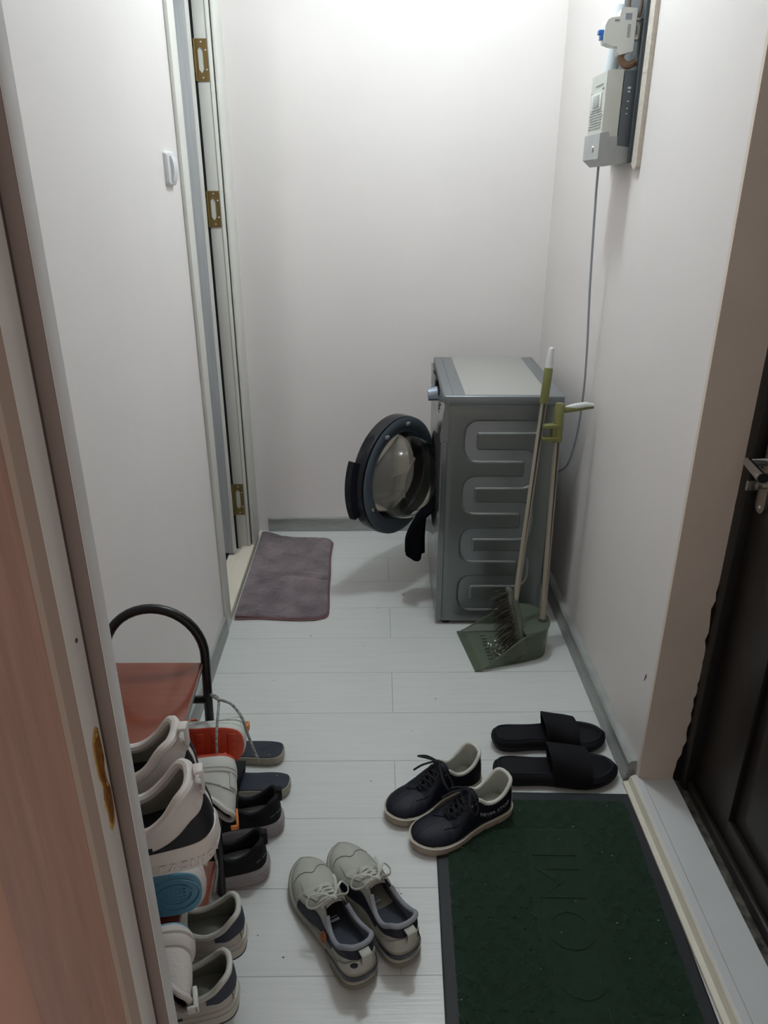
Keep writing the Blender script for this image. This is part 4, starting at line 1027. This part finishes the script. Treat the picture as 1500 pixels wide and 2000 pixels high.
for z in (.622, .345, .105):
    o = MB().box((-.094, -.585, z), (.088, -.004 if z > .5 else -.010, z+.012), bev=.0015).build('board', M_board, RK); MB().box((.0875, -.585, z+.001), (.0895, -.006, z+.011)).build('edge_strip', M_bedge, o)
for x in (-.080, .080): 
    MB().tube([(x, -.555, .615), (x, -.005, .615)], .006, 8).build('side_rail', M_tube, RK)

# white and black chunky trainers on the top board
M_cw = mat('chunky_white', '#CFC9C4', .5, noise=.04, nscale=18, bump=.0004, bscale=60); M_cb = mat('chunky_black', '#15151C', .6); M_cl = mat('chunky_lining', '#8F8D80', .85, noise=.12, nscale=20, bump=.0012, bscale=40)
HC = [(0, .118), (.06, .112), (.14, .088), (.24, .070), (.34, .068), (.42, .082), (.5, .084), (.6, .072), (.70, .06)]
def chunky(foot, label):
    s = Shoe('chunky_trainer', foot, L=.298, W=.114, hs=1.06, ht=HC, hl=.08, fac=1.2, sole=((0, .046), (.2, .044), (.5, .036), (1, .026)), spring=.012)
    tag(s.root, label, 'sneaker', 'white and black chunky trainers on the top board')
    s.soles(M_cw, P_CHUNK, M_cw); s.upper(M_cw); s.lining(M_cl, .007); s.insole(mat('chunky_insole', '#14161F', .8)); s.collar(M_cw, .0075, .44)
    for sg in (1, -1):
        s.patch('quarter_panel', sg*.035, sg*.36, lambda u: .02+.05*smooth(.26, .36, abs(u)), lambda u: .66-.10*smooth(.05, .2, abs(u))-.42*smooth(.20, .36, abs(u)), M_cb, n=30)
        s.patch('mid_panel', sg*.33, sg*.50, lambda u: .13, lambda u: .36, M_cb, n=20)
    b = MB(); p = s.S(0, .9); b.box((p.x-.012, -.009, p.z-.018), (p.x-.008, .009, p.z+.020), bev=.0018); b.box((p.x-.011, -.009, p.z+.014), (p.x+.001, .009, p.z+.020), bev=.002); b.box((p.x-.011, -.009, p.z-.020), (p.x+.002, .009, p.z-.012), bev=.002); b.build('heel_loop', M_cw, s.root)
    s.tongue(M_cw, top=.118, w0=.03, w1=.056); s.laces(M_lw, 5, .0028, .8)
    def wp(co):
        uu = .22-co.x*2.6; B = s.bp(uu); n = s.bn(uu); a, c = s.zb(B.x), s.zt(B.x); p = B+n*(.0036+co.z); p.z = a+(c-a)*.36+co.y; return p
    text_mesh('FASHION', .016, mat('sole_relief', '#DAD5D0', .4), 'sole_lettering', s.root, warp=wp, extrude=.0008, space=1.25)
    return s
a = chunky(-1.0, 'white and black chunky trainer on the top board, farther of its pair'); a.place((-.262, .850, .634), 180+4)
a = chunky(1, 'white and black chunky trainer on the top board, nearer of its pair'); a.place((-.222, .768, .634), 180+13)

# runners lying sole to sole on the middle board
def lugs_o(s, oo, mo):
    b = MB()
    for i in range(9):
        x = s.L*(.08+.105*i)
        for j in (-1, 0, 1):
            w = interp([(0, .25), (.1, .55), (.35, .55), (.7, .82), (.9, .6), (1, .3)], x/s.L)*s.W*.5; y = j*w*.62; z = s.zb(x)
            b.box((x-.008, y-.009, z-.0035), (x+.008, y+.009, z+.002), bev=.0015)
    b.build('tread', mo, oo)
def lugs_b(s, oo, mo):
    b = MB()
    for k, (cx, rx, ry) in enumerate(((.16, .040, .026), (.16, .028, .016), (.70, .055, .034), (.70, .040, .022))):
        pts = [(s.L*cx+rx*math.cos(a_)*1.0, ry*math.sin(a_), s.zb(s.L*cx+rx*math.cos(a_))-.0012) for a_ in [2*PI*i/40 for i in range(40)]]
        b.tube(pts, .0016, 6, closed=True)
    for i in range(6):
        for j in range(5): b.box((s.L*.16-.018+.007*i, -.012+.006*j, -.0018+s.zb(s.L*.16)), (s.L*.16-.0145+.007*i, -.009+.006*j, .001+s.zb(s.L*.16)))
    b.build('tread', mo, oo)
M_ow = mat('runner_white', '#C6C8C2', .55, noise=.06, nscale=18, bump=.0005, bscale=80); M_or = mat('orange_rubber', '#C24A30', .4, noise=.1, nscale=20); M_ot = mat('orange_tongue', '#C4562A', .7); M_lg = mat('lace_grey', '#AEB0AC', .8, col2='#5C5E5C', nscale=160, noise=.5)
M_olt = mat('pull_tab_orange', '#D9853A', .6)
def orange(foot, label, ends):
    s = Shoe('running_shoe', foot, L=.290, W=.104, hs=1.06, sole=((0, .036), (.4, .030), (1, .020)), spring=.014)
    tag(s.root, label, 'running shoe', 'white runners with orange soles on the middle board')
    s.soles(M_ow, P_FLAT, M_or, th=.16, lugs=lugs_o); s.upper(M_ow); s.lining(mat('lining_black', '#15151A', .9), .005); s.insole(M_ot); s.collar(M_ow, .005, .42)
    s.tongue(M_ot, top=.116, w0=.03, w1=.054)
    for sg in (1, -1): s.patch('overlay', sg*.28, sg*.70, lambda u: .02, lambda u: .36-.10*math.sin(abs(u)*14), M_ow, off=.0022, n=30)
    s.patch('heel_overlay', -.16, .16, .02, .42, M_ow, off=.0022, n=24)
    s.seam('stitching', [(.10, .50), (.25, .48), (.40, .40), (.55, .38)], M_lg); s.seam('stitching', [(-.10, .50), (-.25, .48), (-.40, .40), (-.55, .38)], M_lg)
    b = MB(); p = s.S(0, 1); b.box((p.x-.006, -.008, p.z-.010), (p.x-.002, .008, p.z+.022), bev=.001); b.box((p.x-.006, -.008, p.z+.018), (p.x+.008, .008, p.z+.022), bev=.001); b.build('pull_tab', M_olt, s.root)
    s.laces(M_lg, 5, .0024, 0, ends=ends)
    return s
a = orange(1, 'white running shoe on its side showing orange tread, grey laces trailing over the rack edge', None); a.place((-.258, 1.135, .485), 180+4, roll=112)
LM = a.root.matrix_world.inverted()
k0 = None
def lace_drop(name, pts, parent_shoe, r=.0026):
    inv = parent_shoe.root.matrix_world.inverted(); MB().tube([inv @ p for p in catmull(pts, 8)], r, 7).build(name, M_lg, parent_shoe.root)
lace_drop('lace_end', [(-.330, 1.20, .555), (-.306, 1.165, .572), (-.299, 1.115, .562), (-.297, 1.085, .540), (-.297, 1.078, .50)], a)
lace_drop('lace_end', [(-.325, 1.19, .560), (-.306, 1.160, .575), (-.280, 1.150, .572), (-.258, 1.130, .560), (-.248, 1.120, .532), (-.238, 1.110, .508), (-.225, 1.098, .478)], a)
a = orange(-1, 'white running shoe with orange tongue, lying in front of its orange-treaded mate', None); a.place((-.268, 1.098, .487), 180+12, roll=-116)
lace_drop('lace_end', [(-.310, .985, .440), (-.292, .960, .430), (-.285, .950, .405), (-.284, .950, .380), (-.286, .945, .355), (-.290, .930, .335)], a)
M_bl = mat('blue_rubber', '#5D93AC', .42, noise=.06, nscale=14); M_mw = mat('mesh_white', '#C9C4BF', .75, bump=.0015, bscale=260)
def blue(foot, label):
    s = Shoe('blue_soled_trainer', foot, L=.285, W=.108, hs=1.05, sole=((0, .038), (.4, .032), (1, .022)), spring=.014)
    tag(s.root, label, 'trainer', 'white trainers with blue soles on the middle board')
    s.soles(mat('blue_sole_sidewall', '#C4BDB8', .55), P_CHUNK, M_bl, th=.30, lugs=lugs_b); s.upper(M_mw); s.lining(mat('lining_dark', '#2A2C33', .9), .005); s.insole(mat('lining_dark', '#2A2C33', .9)); s.collar(M_mw, .005, .42)
    s.tongue(M_mw, top=.112, w0=.03, w1=.054); s.laces(M_lw, 5, .0026, 0)
    b = MB(); p = s.S(0, 1); b.box((p.x-.010, -.009, p.z-.018), (p.x-.003, .009, p.z+.012), bev=.002); b.box((p.x-.010, -.009, p.z+.008), (p.x+.006, .009, p.z+.012), bev=.001); b.build('heel_tab', M_nw, s.root)
    return s
a = blue(1, 'white trainer lying on its side with pale blue tread showing, on the rack middle board'); a.place((-.286, .866, .420), 180+10, roll=108)
a = blue(-1, 'white mesh trainer with thin blue sole edge, lying in front of its blue-treaded mate'); a.place((-.292, .806, .408), 180+16, roll=-100)
# white sneakers with grey heels on the bottom board
M_fw = mat('sneaker_offwhite', '#BDB8B0', .5, noise=.08, nscale=16, bump=.0004, bscale=60); M_fg = mat('heel_slate', '#3D4250', .65); M_fl = mat('lining_sage', '#86897E', .85, noise=.1, nscale=14); M_fs = mat('sole_white', '#BFBDB3', .55, noise=.1, nscale=20)
def greyheel(foot, label):
    s = Shoe('sneaker', foot, L=.300, W=.110, hs=1.05, fac=1.15, sole=((0, .040), (.4, .036), (1, .028)), spring=.008)
    tag(s.root, label, 'sneaker', 'white sneakers with slate heels on the bottom board')
    s.soles(M_fs, P_FLAT, mat('sole_dark', '#33363B', .6), th=.10); s.upper(M_fw); s.lining(M_fl, .006); s.insole(M_fl); s.collar(M_nw, .0055, .44)
    MB().loft([s.ring(-.0016, .62), s.ring(-.0026, .66), s.ring(-.0020, .70), s.ring(.004, .68)]).build('sole_rib', M_fs, s.root)
    s.patch('heel_panel', -.27, .27, lambda u: .36+.05*smooth(.04, .2, abs(u))+.2*smooth(.22, .27, abs(u)), lambda u: .97, M_fg, off=.0022, n=40)
    s.seam('seam', [(.13, .02), (.14, .25), (.15, .50)], mat('seam_dark2', '#6b6962', .7)); s.seam('seam', [(-.13, .02), (-.14, .25), (-.15, .50)], mat('seam_dark2', '#6b6962', .7))
    s.tongue(M_fw, top=.112, w0=.03, w1=.054); s.laces(M_lw, 5, .0026, .8)
    for sg in (1, -1): s.patch('side_stripe', sg*.36, sg*.46, .05, .16, M_fg, off=.002, n=8, k=4)
    return s
a = greyheel(-1, 'white sneaker with slate grey heel, farther of its pair on the bottom board'); a.place((-.256, 1.000, .118), 180+11)
a = greyheel(1, 'white sneaker with slate grey heel, nearest the doorway on the bottom board'); a.place((-.252, .885, .118), 180+12)
